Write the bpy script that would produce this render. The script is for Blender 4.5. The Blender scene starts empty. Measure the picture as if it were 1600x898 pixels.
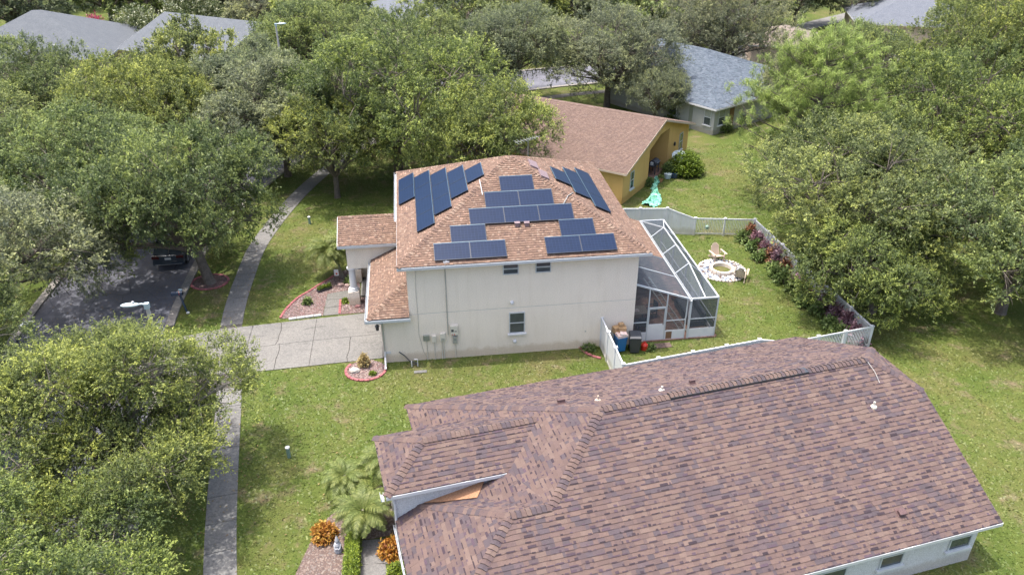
import bpy, math, random
import numpy as np
from mathutils import Vector, Matrix, noise as mnoise
random.seed(7)
S = bpy.context.scene
col = bpy.data.collections.new('neighbourhood'); S.collection.children.link(col)

# ---------------------------------------------------------------- camera, sky, sun, exposure
F = 1222.97                                    # focal length in pixels of a 1600 wide picture
CAM = np.array([0.826, -33.423, 22.817])
yaw, pit, rol = math.radians(7.311), math.radians(29.303), math.radians(-0.145)
cf = np.array([math.sin(yaw)*math.cos(pit), math.cos(yaw)*math.cos(pit), -math.sin(pit)])
_r = np.array([math.cos(yaw), -math.sin(yaw), 0.0]); _u = np.cross(_r, cf)
cr = _r*math.cos(rol)+_u*math.sin(rol); cu = -_r*math.sin(rol)+_u*math.cos(rol)
cam = bpy.data.cameras.new('camera'); co = bpy.data.objects.new('camera', cam); col.objects.link(co)
cam.sensor_width = 36; cam.lens = F/1600*36; cam.clip_start = .5; cam.clip_end = 2000
co.matrix_world = Matrix(((cr[0], cu[0], -cf[0], CAM[0]), (cr[1], cu[1], -cf[1], CAM[1]), (cr[2], cu[2], -cf[2], CAM[2]), (0, 0, 0, 1)))
S.camera = co
SUNV = Vector((-.24, .07, 1)).normalized()      # towards the sun
W_ = bpy.data.worlds.new('World'); S.world = W_; W_.use_nodes = True
nt = W_.node_tree; bg = nt.nodes['Background']; sk = nt.nodes.new('ShaderNodeTexSky'); sk.sky_type = 'NISHITA'
sk.sun_disc = False; sk.sun_elevation = math.asin(SUNV.z); sk.sun_rotation = math.atan2(SUNV.x, SUNV.y)
sk.air_density = 1.2; sk.dust_density = 6; sk.ozone_density = 1.0
nt.links.new(sk.outputs[0], bg.inputs[0]); bg.inputs[1].default_value = .15
sl = bpy.data.lights.new('sun', 'SUN'); sl.energy = 2.0; sl.angle = math.radians(.8); sl.color = (1, .95, .87)
so = bpy.data.objects.new('sun', sl); col.objects.link(so); so.rotation_euler = SUNV.to_track_quat('Z', 'Y').to_euler()
S.view_settings.view_transform = 'Standard'; S.view_settings.look = 'None'; S.view_settings.exposure = 1.42; S.view_settings.gamma = 1

def at(px, py, z=0.0):                          # point of the place seen at a photograph pixel, on the level z
    d = cf+cr*(px-800)/F+cu*(449-py)/F; t = (z-CAM[2])/d[2]; p = CAM+t*d; return Vector(p)

# ---------------------------------------------------------------- materials
MT = {}
def nz(nt, scale, detail=3, rough=.55, coord=None):
    n = nt.nodes.new('ShaderNodeTexNoise'); n.inputs['Scale'].default_value = scale; n.inputs['Detail'].default_value = detail
    n.inputs['Roughness'].default_value = rough
    if coord: nt.links.new(coord, n.inputs['Vector'])
    return n.outputs['Fac']
def ramp(nt, fac, stops):
    r = nt.nodes.new('ShaderNodeValToRGB'); e = r.color_ramp.elements
    while len(e) < len(stops): e.new(.5)
    for k, (p, c) in enumerate(stops): e[k].position = p; e[k].color = (*c, 1)
    nt.links.new(fac, r.inputs[0]); return r.outputs[0]
def mixc(nt, a, b, f, mode='MIX'):
    m = nt.nodes.new('ShaderNodeMix'); m.data_type = 'RGBA'; m.blend_type = mode
    for s, val in ((m.inputs[0], f), (m.inputs[6], a), (m.inputs[7], b)):
        if isinstance(val, (int, float)): s.default_value = val
        elif isinstance(val, tuple): s.default_value = (*val, 1)
        else: nt.links.new(val, s)
    return m.outputs[2]
def mat(name, c1, c2=None, scale=3., rough=.8, bump=0., bscale=40., metal=0., attr=False, fine=None, spec=None):
    if name in MT: return MT[name]
    m = bpy.data.materials.new(name); m.use_nodes = True; nt = m.node_tree; b = nt.nodes['Principled BSDF']
    g = nt.nodes.new('ShaderNodeNewGeometry').outputs['Position']
    b.inputs['Roughness'].default_value = rough; b.inputs['Metallic'].default_value = metal
    if spec is not None: b.inputs['Specular IOR Level'].default_value = spec
    if c2 is None: c2 = tuple(x*.86 for x in c1)
    c = ramp(nt, nz(nt, scale, 5, .6, g), [(.3, c1), (.7, c2)])
    if fine: c = mixc(nt, c, ramp(nt, nz(nt, fine, 2, .7, g), [(.3, (.72,)*3), (.7, (1.25,)*3)]), 1., 'MULTIPLY')
    if attr:
        a = nt.nodes.new('ShaderNodeAttribute'); a.attribute_name = 'Col'; c = mixc(nt, c, a.outputs['Color'], 1., 'MULTIPLY')
    nt.links.new(c, b.inputs['Base Color'])
    if bump:
        bn = nt.nodes.new('ShaderNodeBump'); bn.inputs['Strength'].default_value = bump; bn.inputs['Distance'].default_value = .02
        nt.links.new(nz(nt, bscale, 3, .6, g), bn.inputs['Height']); nt.links.new(bn.outputs[0], b.inputs['Normal'])
    MT[name] = m; return m
def leafmat(name, dark, mid, tip, trans=.25):
    m = bpy.data.materials.new(name); m.use_nodes = True; nt = m.node_tree; b = nt.nodes['Principled BSDF']; out = nt.nodes['Material Output']
    a = nt.nodes.new('ShaderNodeAttribute'); a.attribute_name = 'Col'
    oi = nt.nodes.new('ShaderNodeObjectInfo')
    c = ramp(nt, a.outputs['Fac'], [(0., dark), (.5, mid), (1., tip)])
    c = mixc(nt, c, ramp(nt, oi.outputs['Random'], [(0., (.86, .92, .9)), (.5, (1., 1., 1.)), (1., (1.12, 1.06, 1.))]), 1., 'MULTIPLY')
    nt.links.new(c, b.inputs['Base Color']); b.inputs['Roughness'].default_value = .5; b.inputs['Specular IOR Level'].default_value = .35
    t = nt.nodes.new('ShaderNodeBsdfTranslucent'); nt.links.new(c, t.inputs[0])
    x = nt.nodes.new('ShaderNodeMixShader'); x.inputs[0].default_value = trans
    nt.links.new(b.outputs[0], x.inputs[1]); nt.links.new(t.outputs[0], x.inputs[2]); nt.links.new(x.outputs[0], out.inputs[0])
    MT[name] = m; return m
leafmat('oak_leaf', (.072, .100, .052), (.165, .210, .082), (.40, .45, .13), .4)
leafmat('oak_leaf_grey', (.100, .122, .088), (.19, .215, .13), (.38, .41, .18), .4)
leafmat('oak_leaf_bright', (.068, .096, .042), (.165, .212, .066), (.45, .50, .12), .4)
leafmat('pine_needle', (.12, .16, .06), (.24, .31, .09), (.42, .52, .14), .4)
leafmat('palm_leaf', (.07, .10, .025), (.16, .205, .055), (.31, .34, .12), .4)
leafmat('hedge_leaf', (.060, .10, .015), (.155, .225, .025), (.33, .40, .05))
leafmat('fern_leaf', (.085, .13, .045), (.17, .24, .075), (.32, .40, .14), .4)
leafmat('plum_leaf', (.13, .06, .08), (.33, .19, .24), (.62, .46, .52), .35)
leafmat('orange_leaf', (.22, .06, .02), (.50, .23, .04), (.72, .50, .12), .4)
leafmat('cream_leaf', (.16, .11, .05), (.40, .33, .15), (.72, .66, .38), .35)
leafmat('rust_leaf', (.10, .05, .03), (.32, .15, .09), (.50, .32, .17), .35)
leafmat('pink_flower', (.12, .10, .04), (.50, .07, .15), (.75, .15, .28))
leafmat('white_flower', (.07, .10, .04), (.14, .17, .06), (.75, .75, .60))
mat('bark', (.16, .135, .115), (.085, .07, .06), 4, .9, .8, 25, fine=20)
mat('pale_bark', (.27, .24, .21), (.15, .13, .11), 4, .9, .6, 25, fine=20)
mat('near_shingle', (1., 1., 1.), (.86, .86, .88), 1.2, .95, .5, 260, attr=True, fine=90)
mat('stucco', (.77, .69, .60), (.72, .645, .56), .7, .95, .5, 60, fine=30)
mat('grey_stucco', (.56, .56, .58), (.52, .52, .54), .8, .95, .5, 60, fine=30)
mat('yellow_stucco', (.64, .41, .15), (.58, .37, .13), .6, .95, .4, 60)
mat('pale_stucco', (.36, .37, .36), (.32, .33, .33), .8, .95, .3, 60)
mat('tan_stucco', (.52, .42, .33), (.47, .38, .30), .8, .95, .3, 60)
mat('white_paint', (.60, .61, .63), (.54, .55, .58), 2, .45)
mat('white_metal', (.47, .50, .53), (.41, .44, .47), 3, .35, spec=.5)
mat('vinyl', (.66, .68, .71), (.58, .60, .64), 1.5, .4)
mat('soffit', (.55, .54, .50), None, 3, .8)
mat('glass', (.035, .045, .06), (.055, .07, .085), 2.5, .06, spec=.8)
mat('glass_blind', (.28, .30, .29), (.22, .24, .24), 3, .15, spec=.8)
mat('dark_plastic', (.035, .04, .05), (.045, .05, .06), 5, .4)
mat('blue_plastic', (.02, .16, .42), None, 5, .4)
mat('red_plastic', (.5, .03, .015), None, 5, .4)
mat('cardboard', (.42, .28, .15), (.36, .23, .12), 8, .9)
mat('paper', (.75, .72, .7), (.6, .35, .3), 9, .8)
mat('metal_grey', (.38, .39, .38), None, 5, .45, metal=.3)
mat('box_green', (.22, .24, .20), None, 5, .6)
mat('box_beige', (.60, .57, .50), None, 5, .6)
mat('rust_metal', (.16, .10, .10), (.10, .06, .06), 20, .6, metal=.3)
mat('vent_purple', (0.204, 0.15, 0.162), (0.168, 0.12, 0.132), 8, .55)
mat('wood_brown', (.20, .11, .06), (.14, .08, .045), 10, .7)
mat('wood_grey', (.40, .34, .27), (.30, .25, .20), 12, .75, fine=60)
mat('brick_paver', (0.231, 0.14, 0.105), (0.154, 0.098, 0.077), 3, .9, .4, 50, attr=True, fine=30)
mat('pink_edging', (0.331, 0.115, 0.122), (0.259, 0.0864, 0.0936), 4, .85, .4, 60, fine=40)
mat('white_block', (.34, .35, .36), None, 5, .85, .3, 60)
mat('stone', (1., 1., 1.), (.8, .8, .8), 9, .85, .4, 60, attr=True)
mat('mulch_soil', (0.144, 0.099, 0.084), (0.096, 0.0693, 0.063), 8, .95, .8, 60, fine=45)
mat('tan_board', (0.35, 0.189, 0.105), (0.308, 0.164, 0.091), 2.5, .85, fine=20)
mat('teal_tarp', (.06, .36, .27), (.32, .62, .48), 9, .5, .5, 12)
mat('navy_paint', (.015, .035, .075), (.03, .05, .09), 6, .25, spec=.6)
mat('car_paint', (.03, .04, .06), (.035, .05, .07), 3, .2, spec=.7)
mat('car_light', (.07, .010, .010), None, 3, .2)
mat('chrome', (.55, .57, .60), None, 3, .25, metal=.7)
mat('rubber', (.02, .02, .022), None, 4, .8)
mat('lamp_blue', (0.413, 0.51, 0.555), None, 3, .4)
mat('concrete_pole', (.47, .45, .42), (.40, .38, .36), 6, .9, fine=40)
mat('statue_grey', (.42, .44, .48), (.28, .29, .33), 12, .8)
mat('marker_green', (.18, .27, .23), None, 6, .6)
mat('copper', (.45, .22, .13), None, 6, .6)
mat('furniture', (.045, .05, .065), (.07, .075, .09), 6, .6)
mat('grey_roof_flat', (0.0983, 0.109, 0.123), (0.078, 0.0881, 0.103), 1.5, .95, .6, 30, fine=9)
mat('tan_roof_flat', (0.2, 0.165, 0.14), (0.165, 0.135, 0.12), 1.5, .95, .6, 30, fine=9)
mat('white_roof_flat', (0.118, 0.131, 0.157), (0.0987, 0.111, 0.138), 1.5, .95, .6, 30, fine=9)

def ground_mats():
    # lawn
    m = bpy.data.materials.new('lawn'); m.use_nodes = True; nt = m.node_tree; b = nt.nodes['Principled BSDF']
    g = nt.nodes.new('ShaderNodeNewGeometry').outputs['Position']
    c = ramp(nt, nz(nt, .22, 6, .62, g), [(.32, (0.0557, 0.0853, 0.0153)), (.48, (0.0779, 0.104, 0.0223)), (.62, (0.0975, 0.106, 0.0321)), (.76, (0.123, 0.11, 0.0488))])
    c = mixc(nt, c, (0.15, 0.118, 0.0838), ramp(nt, nz(nt, .75, 6, .72, g), [(.54, (0, 0, 0)), (.70, (.75, .75, .75))]))
    c = mixc(nt, c, ramp(nt, nz(nt, 1.5, 5, .7, g), [(.32, (.82, .90, .78)), (.5, (1., 1., 1.)), (.72, (1.18, 1.08, 1.10))]), 1., 'MULTIPLY')
    c = mixc(nt, c, ramp(nt, nz(nt, 13, 5, .8, g), [(.3, (.74, .78, .68)), (.5, (1., 1., 1.)), (.75, (1.28, 1.22, 1.15))]), 1., 'MULTIPLY')
    nt.links.new(c, b.inputs['Base Color']); b.inputs['Roughness'].default_value = .9; b.inputs['Specular IOR Level'].default_value = .2
    bn = nt.nodes.new('ShaderNodeBump'); bn.inputs['Strength'].default_value = .8; bn.inputs['Distance'].default_value = .06
    nt.links.new(nz(nt, 14, 4, .7, g), bn.inputs['Height']); nt.links.new(bn.outputs[0], b.inputs['Normal']); MT['lawn'] = m
    # asphalt
    mat('asphalt', (0.12, 0.124, 0.146), (0.0936, 0.0971, 0.117), .6, .9, .4, 120, fine=35)
    nt = MT['asphalt'].node_tree; b = nt.nodes['Principled BSDF']; g = [n for n in nt.nodes if n.type == 'NEW_GEOMETRY'][0].outputs['Position']
    old = b.inputs['Base Color'].links[0].from_socket
    pt_ = ramp(nt, nz(nt, .35, 6, .7, g), [(.38, (.80, .80, .82)), (.50, (1.05, 1.05, 1.08)), (.62, (1.3, 1.3, 1.34))]); vo = nt.nodes.new('ShaderNodeTexVoronoi'); vo.feature = 'DISTANCE_TO_EDGE'; vo.inputs['Scale'].default_value = .45; nt.links.new(g, vo.inputs['Vector'])
    ck = ramp(nt, vo.outputs['Distance'], [(.004, (.45, .45, .46)), (.012, (1., 1., 1.))]); nt.links.new(mixc(nt, mixc(nt, old, pt_, 1., 'MULTIPLY'), ck, .7, 'MULTIPLY'), b.inputs['Base Color'])
    m = mat('concrete', (0.175, 0.172, 0.166), (0.14, 0.139, 0.137), .55, .9, .35, 60, fine=14)
    nt = m.node_tree; b = nt.nodes['Principled BSDF']; g = [n for n in nt.nodes if n.type == 'NEW_GEOMETRY'][0].outputs['Position']
    mp = nt.nodes.new('ShaderNodeMapping'); mp.inputs['Scale'].default_value = (.6, 2.2, 1); nt.links.new(g, mp.inputs[0])
    st = ramp(nt, nz(nt, 1.1, 5, .65, mp.outputs[0]), [(.30, (.62, .62, .63)), (.43, (1., 1., 1.))])
    old = b.inputs['Base Color'].links[0].from_socket
    a = nt.nodes.new('ShaderNodeAttribute'); a.attribute_name = 'Col'
    c = mixc(nt, mixc(nt, old, st, 1., 'MULTIPLY'), a.outputs['Color'], 1., 'MULTIPLY')
    nt.links.new(c, b.inputs['Base Color'])
    m = bpy.data.materials.new('blades'); m.use_nodes = True; nt = m.node_tree; b = nt.nodes['Principled BSDF']
    g = nt.nodes.new('ShaderNodeNewGeometry').outputs['Position']
    c = ramp(nt, nz(nt, .22, 6, .62, g), [(.32, (0.0675, 0.106, 0.0167)), (.48, (0.0957, 0.126, 0.0251)), (.62, (0.12, 0.126, 0.0362)), (.76, (0.147, 0.128, 0.0557))])
    c = mixc(nt, c, (0.171, 0.135, 0.0923), ramp(nt, nz(nt, .75, 6, .72, g), [(.54, (0, 0, 0)), (.70, (.75, .75, .75))]))
    a = nt.nodes.new('ShaderNodeAttribute'); a.attribute_name = 'Col'; c = mixc(nt, c, a.outputs['Color'], 1., 'MULTIPLY')
    nt.links.new(c, b.inputs['Base Color']); b.inputs['Roughness'].default_value = .6; MT['blades'] = m
    # solar glass: cell grid along the panel's own axes
    m = bpy.data.materials.new('solar_cells'); m.use_nodes = True; nt = m.node_tree; b = nt.nodes['Principled BSDF']
    tc = nt.nodes.new('ShaderNodeTexCoord'); br = nt.nodes.new('ShaderNodeTexBrick'); nt.links.new(tc.outputs['Object'], br.inputs['Vector'])
    br.offset = 0; br.inputs['Scale'].default_value = 1; br.inputs['Brick Width'].default_value = .168; br.inputs['Row Height'].default_value = .158
    br.inputs['Mortar Size'].default_value = .007; br.inputs['Color1'].default_value = (.007, .018, .050, 1); br.inputs['Color2'].default_value = (.006, .016, .044, 1)
    br.inputs['Mortar'].default_value = (.016, .030, .07, 1)
    nt.links.new(br.outputs[0], b.inputs['Base Color']); b.inputs['Roughness'].default_value = .38; b.inputs['Specular IOR Level'].default_value = .12
    b.inputs['Coat Weight'].default_value = .0; b.inputs['Coat Roughness'].default_value = .2; MT['solar_cells'] = m
    mat('panel_frame', (.02, .03, .05), None, 5, .4); mat('panel_edge', (.12, .20, .27), None, 5, .35, metal=.4)
    # insect screen: a woven mesh that half hides what is behind it
    m = bpy.data.materials.new('insect_screen'); m.use_nodes = True; nt = m.node_tree; b = nt.nodes['Principled BSDF']; out = nt.nodes['Material Output']
    b.inputs['Base Color'].default_value = (.055, .07, .09, 1); b.inputs['Roughness'].default_value = .6
    t = nt.nodes.new('ShaderNodeBsdfTransparent'); x = nt.nodes.new('ShaderNodeMixShader'); x.inputs[0].default_value = .62
    nt.links.new(t.outputs[0], x.inputs[1]); nt.links.new(b.outputs[0], x.inputs[2]); nt.links.new(x.outputs[0], out.inputs[0]); MT['insect_screen'] = m
ground_mats()
for nm_ in ('stucco', 'grey_stucco', 'yellow_stucco', 'vinyl', 'pale_stucco'):
    nt = MT[nm_].node_tree; b = nt.nodes['Principled BSDF']; g = [n for n in nt.nodes if n.type == 'NEW_GEOMETRY'][0].outputs['Position']
    mp = nt.nodes.new('ShaderNodeMapping'); mp.inputs['Scale'].default_value = (3.2, 3.2, .28); nt.links.new(g, mp.inputs[0])
    st = ramp(nt, nz(nt, 1., 6, .7, mp.outputs[0]), [(.28, (.93, .92, .90)), (.5, (1., 1., 1.))])
    sp = nt.nodes.new('ShaderNodeSeparateXYZ'); nt.links.new(g, sp.inputs[0]); ad = nt.nodes.new('ShaderNodeMath'); ad.operation = 'MULTIPLY_ADD'; nt.links.new(nz(nt, 2.2, 5, .7, g), ad.inputs[0]); ad.inputs[1].default_value = -.7; nt.links.new(sp.outputs[2], ad.inputs[2])
    sb = ramp(nt, ad.outputs[0], [(.0, (.72, .66, .56)), (.22, (1., 1., 1.))])        # soil splashed up the foot of the wall
    old = b.inputs['Base Color'].links[0].from_socket; c = mixc(nt, mixc(nt, old, st, 1., 'MULTIPLY'), sb, .7, 'MULTIPLY'); nt.links.new(c, b.inputs['Base Color'])

# ---------------------------------------------------------------- mesh helpers
ORG = {}
def tag(o, label=None, cat=None, group=None, kind=None):
    if label: o['label'] = label
    if cat: o['category'] = cat
    if group: o['group'] = group
    if kind: o['kind'] = kind
    return o
def thing(name, loc, label, cat, group=None):
    o = bpy.data.objects.new(name, None); col.objects.link(o); o.location = loc; o.empty_display_size = .2
    ORG[o] = Vector(loc); return tag(o, label, cat, group)
def link(o, name, parent):
    col.objects.link(o)
    if parent is not None: o.parent = parent
    return o
class MB:
    def __init__(s, M=None): s.v, s.f, s.c, s.M = [], [], [], M
    def add(s, vs, fs, c=(1, 1, 1)):
        n = len(s.v)
        for p in vs: s.v.append(s.M @ Vector(p) if s.M else Vector(p))
        for f in fs: s.f.append([n+i for i in f]); s.c.append(c)
    def box(s, x0, x1, y0, y1, z0, z1, c=(1, 1, 1)):
        s.add([(x0, y0, z0), (x1, y0, z0), (x1, y1, z0), (x0, y1, z0), (x0, y0, z1), (x1, y0, z1), (x1, y1, z1), (x0, y1, z1)],
              [(3, 2, 1, 0), (4, 5, 6, 7), (0, 1, 5, 4), (1, 2, 6, 5), (2, 3, 7, 6), (3, 0, 4, 7)], c); return s
    def cbox(s, x, y, z, a, b, h, c=(1, 1, 1)): return s.box(x-a/2, x+a/2, y-b/2, y+b/2, z, z+h, c)
    def poly(s, ps, c=(1, 1, 1)): s.add(ps, [range(len(ps))], c); return s
    def prism(s, ps, z0, z1, c=(1, 1, 1)):                     # a horizontal outline given thickness
        n = len(ps); s.add([(p[0], p[1], z0) for p in ps]+[(p[0], p[1], z1) for p in ps],
            [list(range(n))[::-1], list(range(n, 2*n))]+[(i, (i+1) % n, n+(i+1) % n, n+i) for i in range(n)], c); return s
    def slab(s, ps, n, t, c=(1, 1, 1)):                         # any flat outline given thickness t along -n
        m = len(ps); n = Vector(n).normalized(); q = [Vector(p)-n*t for p in ps]
        s.add(list(ps)+q, [list(range(m)), list(range(m, 2*m))[::-1]]+[(i, m+i, m+(i+1) % m, (i+1) % m) for i in range(m)], c); return s
    def tube(s, pts, rs, n=6, c=(1, 1, 1), cap=True):
        pts = [Vector(p) for p in pts]
        if isinstance(rs, (int, float)): rs = [rs]*len(pts)
        V = []; 
        for i, p in enumerate(pts):
            d = (pts[min(i+1, len(pts)-1)]-pts[max(i-1, 0)])
            d = d.normalized() if d.length > 1e-9 else Vector((0, 0, 1))
            a = d.cross(Vector((0, 0, 1)) if abs(d.z) < .9 else Vector((1, 0, 0))).normalized(); b = d.cross(a)
            for k in range(n):
                t = 2*math.pi*(k+.5)/n; V.append(p+(a*math.cos(t)+b*math.sin(t))*rs[i])
        Fs = [(i*n+k, i*n+(k+1) % n, (i+1)*n+(k+1) % n, (i+1)*n+k) for i in range(len(pts)-1) for k in range(n)]
        if cap: Fs += [list(range(n)), list(range((len(pts)-1)*n, len(pts)*n))[::-1]]
        s.add(V, Fs, c); return s
    def bar(s, a, b, w, h=None, c=(1, 1, 1)):                   # square bar from a to b
        h = h or w; a, b = Vector(a), Vector(b); d = (b-a).normalized()
        x = d.cross(Vector((0, 0, 1)) if abs(d.z) < .95 else Vector((0, 1, 0))).normalized(); y = x.cross(d)
        V = [p+x*i*w/2+y*j*h/2 for p in (a, b) for i, j in ((-1, -1), (1, -1), (1, 1), (-1, 1))]
        s.add(V, [(0, 1, 2, 3), (7, 6, 5, 4), (0, 4, 5, 1), (1, 5, 6, 2), (2, 6, 7, 3), (3, 7, 4, 0)], c); return s
    def ball(s, cx, cy, cz, rx, ry, rz, nu=10, nv=6, c=(1, 1, 1), jit=0):
        V = [(cx, cy, cz-rz)]
        for j in range(1, nv):
            a = -math.pi/2+math.pi*j/nv
            for i in range(nu):
                b = 2*math.pi*i/nu; k = 1+random.uniform(-jit, jit)
                V.append((cx+rx*k*math.cos(a)*math.cos(b), cy+ry*k*math.cos(a)*math.sin(b), cz+rz*k*math.sin(a)))
        V.append((cx, cy, cz+rz)); Fs = [(0, 1+(i+1) % nu, 1+i) for i in range(nu)]
        for j in range(nv-2):
            for i in range(nu): Fs.append((1+j*nu+i, 1+j*nu+(i+1) % nu, 1+(j+1)*nu+(i+1) % nu, 1+(j+1)*nu+i))
        t = len(V)-1; Fs += [(t, 1+(nv-2)*nu+i, 1+(nv-2)*nu+(i+1) % nu) for i in range(nu)]
        s.add(V, Fs, c); return s
    def lathe(s, cx, cy, prof, n=12, c=(1, 1, 1), sq=False):
        V = []
        for r, z in prof:
            for k in range(n): t = 2*math.pi*(k+.5)/n; V.append((cx+r*math.cos(t), cy+r*math.sin(t), z))
        m = len(prof); Fs = [(j*n+k, j*n+(k+1) % n, (j+1)*n+(k+1) % n, (j+1)*n+k) for j in range(m-1) for k in range(n)]
        Fs += [list(range(n))[::-1], list(range((m-1)*n, m*n))]; s.add(V, Fs, c); return s
    def mesh(s, name, m, org=Vector((0, 0, 0)), smooth=False, bevel=0):
        me = bpy.data.meshes.new(name); me.from_pydata([p-org for p in s.v], [], s.f)
        at_ = me.color_attributes.new('Col', 'FLOAT_COLOR', 'CORNER')
        buf = np.ones((len(me.loops), 4), 'f'); k = 0
        for f, c in zip(s.f, s.c): buf[k:k+len(f), :3] = c; k += len(f)
        at_.data.foreach_set('color', buf.ravel())
        me.materials.append(MT[m]); 
        if smooth: me.polygons.foreach_set('use_smooth', [True]*len(me.polygons))
        me.update(); return me
    def build(s, name, m, parent=None, label=None, cat=None, group=None, kind=None, smooth=False, bevel=0):
        org = ORG.get(parent, Vector((0, 0, 0)))
        o = bpy.data.objects.new(name, s.mesh(name, m, org, smooth)); link(o, name, parent); ORG[o] = org
        if bevel:
            b = o.modifiers.new('bevel', 'BEVEL'); b.width = bevel; b.segments = 2; b.limit_method = 'ANGLE'
        return tag(o, label, cat, group, kind)
    def solo(s, name, m, loc, label, cat, group=None, smooth=False, bevel=0):   # a one-mesh thing with its origin at its base
        o = bpy.data.objects.new(name, s.mesh(name, m, Vector(loc), smooth)); link(o, name, None); o.location = loc; ORG[o] = Vector(loc)
        if bevel:
            b = o.modifiers.new('bevel', 'BEVEL'); b.width = bevel; b.segments = 2; b.limit_method = 'ANGLE'
        return tag(o, label, cat, group)
def inst(me, name, parent, M):                                   # one more object on a shared mesh, M in world space
    o = bpy.data.objects.new(name, me); link(o, name, parent)
    o.matrix_local = Matrix.Translation(-ORG.get(parent, Vector((0, 0, 0)))) @ M; ORG[o] = ORG.get(parent, Vector((0, 0, 0))); return o
def npmesh(name, V, quads, colv, m):                            # V (n,4,3), one quad per leaf, grey colour value per leaf
    n = len(V); k = V.shape[1]; me = bpy.data.meshes.new(name)
    me.vertices.add(n*k); me.vertices.foreach_set('co', V.reshape(-1).astype('f'))
    me.loops.add(n*k); me.loops.foreach_set('vertex_index', np.arange(n*k, dtype='i'))
    me.polygons.add(n); me.polygons.foreach_set('loop_start', np.arange(0, n*k, k, dtype='i'))
    a = me.color_attributes.new('Col', 'FLOAT_COLOR', 'CORNER')
    c = np.ones((n, k, 4), 'f'); c[:, :, :3] = (colv.reshape(n, 1, -1) if colv.ndim > 1 else colv.reshape(n, 1, 1)); a.data.foreach_set('color', c.ravel())
    me.materials.append(MT[m]); me.update(calc_edges=True); return me
def inside(P, poly):
    x, y = P[:, 0], P[:, 1]; r = np.zeros(len(P), bool); n = len(poly)
    for i in range(n):
        (x0, y0), (x1, y1) = poly[i][:2], poly[(i+1) % n][:2]
        c = ((y0 > y) != (y1 > y)); r ^= c & (x < (x1-x0)*(y-y0)/((y1-y0) or 1e-9)+x0)
    return r

# ---------------------------------------------------------------- ground, street, paths
g = MB()
N = 40; X0, X1, Y0, Y1 = -400, 400, -160, 700
g.poly([(X0, Y0, 0), (X1, Y0, 0), (X1, Y1, 0), (X0, Y1, 0)]).build('ground', 'lawn', kind='structure')
def smooth_line(P, n=6):
    out = []
    for i in range(len(P)-1):
        p0, p1, p2, p3 = [np.array(P[max(0, min(len(P)-1, i+k))], float) for k in (-1, 0, 1, 2)]
        for t in np.linspace(0, 1, n, endpoint=False):
            out.append(.5*((2*p1)+(-p0+p2)*t+(2*p0-5*p1+4*p2-p3)*t*t+(-p0+3*p1-3*p2+p3)*t**3))
    out.append(np.array(P[-1], float)); return out
def offs(L, d):
    R = []
    for i, p in enumerate(L):
        t = L[min(i+1, len(L)-1)]-L[max(i-1, 0)]; t = t/np.linalg.norm(t); R.append(p+np.array([t[1], -t[0]])*d)
    return R
SW = smooth_line([(-1.5, -40), (-4.4, -25), (-7.15, -12.7), (-8.75, -2), (-9.8, 4.5), (-10.0, 10.3), (-9.64, 16.2), (-7.4, 25.6), (-3.5, 34), (4, 42), (16, 47), (30, 50), (48, 56.5), (70, 62), (110, 64)], 8)
def strip(b, L1, L2, z, c=(1, 1, 1)):
    for i in range(len(L1)-1): b.poly([(*L1[i], z), (*L2[i], z), (*L2[i+1], z), (*L1[i+1], z)], c)
KR = offs(SW, -3.05); ST0 = offs(SW, -3.5); ST1 = offs(SW, -11.0); KL = offs(SW, -11.45)
b = MB(); strip(b, ST1, ST0, .006); b.build('street', 'asphalt', kind='structure')
def ribbon(name, L, w, z0, z1, m, skip=None, seg=1, kind='structure'):
    b = MB(); A, B = offs(L, -w/2), offs(L, w/2)
    for i in range(len(L)-1):
        if skip and skip(L[i]): continue
        ps = [(*A[i], 0), (*B[i], 0), (*B[i+1], 0), (*A[i+1], 0)]; b.prism([p[:2] for p in ps], z0, z1)
    return b.build(name, m, kind=kind)
DRIVE = [(-13.1, 3.6), (-10.6, 4.32), (-3.31, 4.95), (-1.45, 5.1), (-1.45, .42), (-3.09, .32), (-8.6, -.02), (-12.9, .2)]
mat('kerb_concrete', (0.253, 0.237, 0.22), (0.187, 0.176, 0.165), 2, .9, .4, 60, fine=14)
ribbon('kerb', offs(SW, -3.28), .46, -.05, .10, 'kerb_concrete', lambda p: -0.6 < p[1] < 4.4)
ribbon('kerb', offs(SW, -11.22), .46, -.05, .10, 'kerb_concrete')
# sidewalk: one slab per object
sw = bpy.data.objects.new('sidewalk', None); col.objects.link(sw); sw['kind'] = 'structure'; ORG[sw] = Vector((0, 0, 0))
def arclen(L):
    d = [0.]
    for i in range(1, len(L)): d.append(d[-1]+float(np.linalg.norm(L[i]-L[i-1])))
    return d
def samp(L, D, s):
    i = int(np.searchsorted(D, s))-1; i = max(0, min(len(L)-2, i)); t = (s-D[i])/(D[i+1]-D[i]); return L[i]*(1-t)+L[i+1]*t
D = arclen(SW); s_ = 8.0
while s_ < 95:
    L1, L2 = samp(SW, D, s_), samp(SW, D, s_+1.5); t = (L2-L1)/np.linalg.norm(L2-L1); n = np.array([t[1], -t[0]])*.58; L1 = L1+t*.012; L2 = L2-t*.012
    if not (-.6 < (L1[1]+L2[1])/2 < 4.7 and abs(L1[0]+9.3) < 2) or False:
        k = random.uniform(.86, 1.06)
        MB().prism([tuple(L1-n), tuple(L1+n), tuple(L2+n), tuple(L2-n)], -.03, .035, (k, k, k)).build('paving_slab', 'concrete', sw)
    s_ += 1.5
strip_b = MB(); strip(strip_b, offs(SW, -.57), offs(SW, .57), .008, (.4, .38, .36)); strip_b.build('sidewalk_joint_bed', 'concrete', sw)
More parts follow.
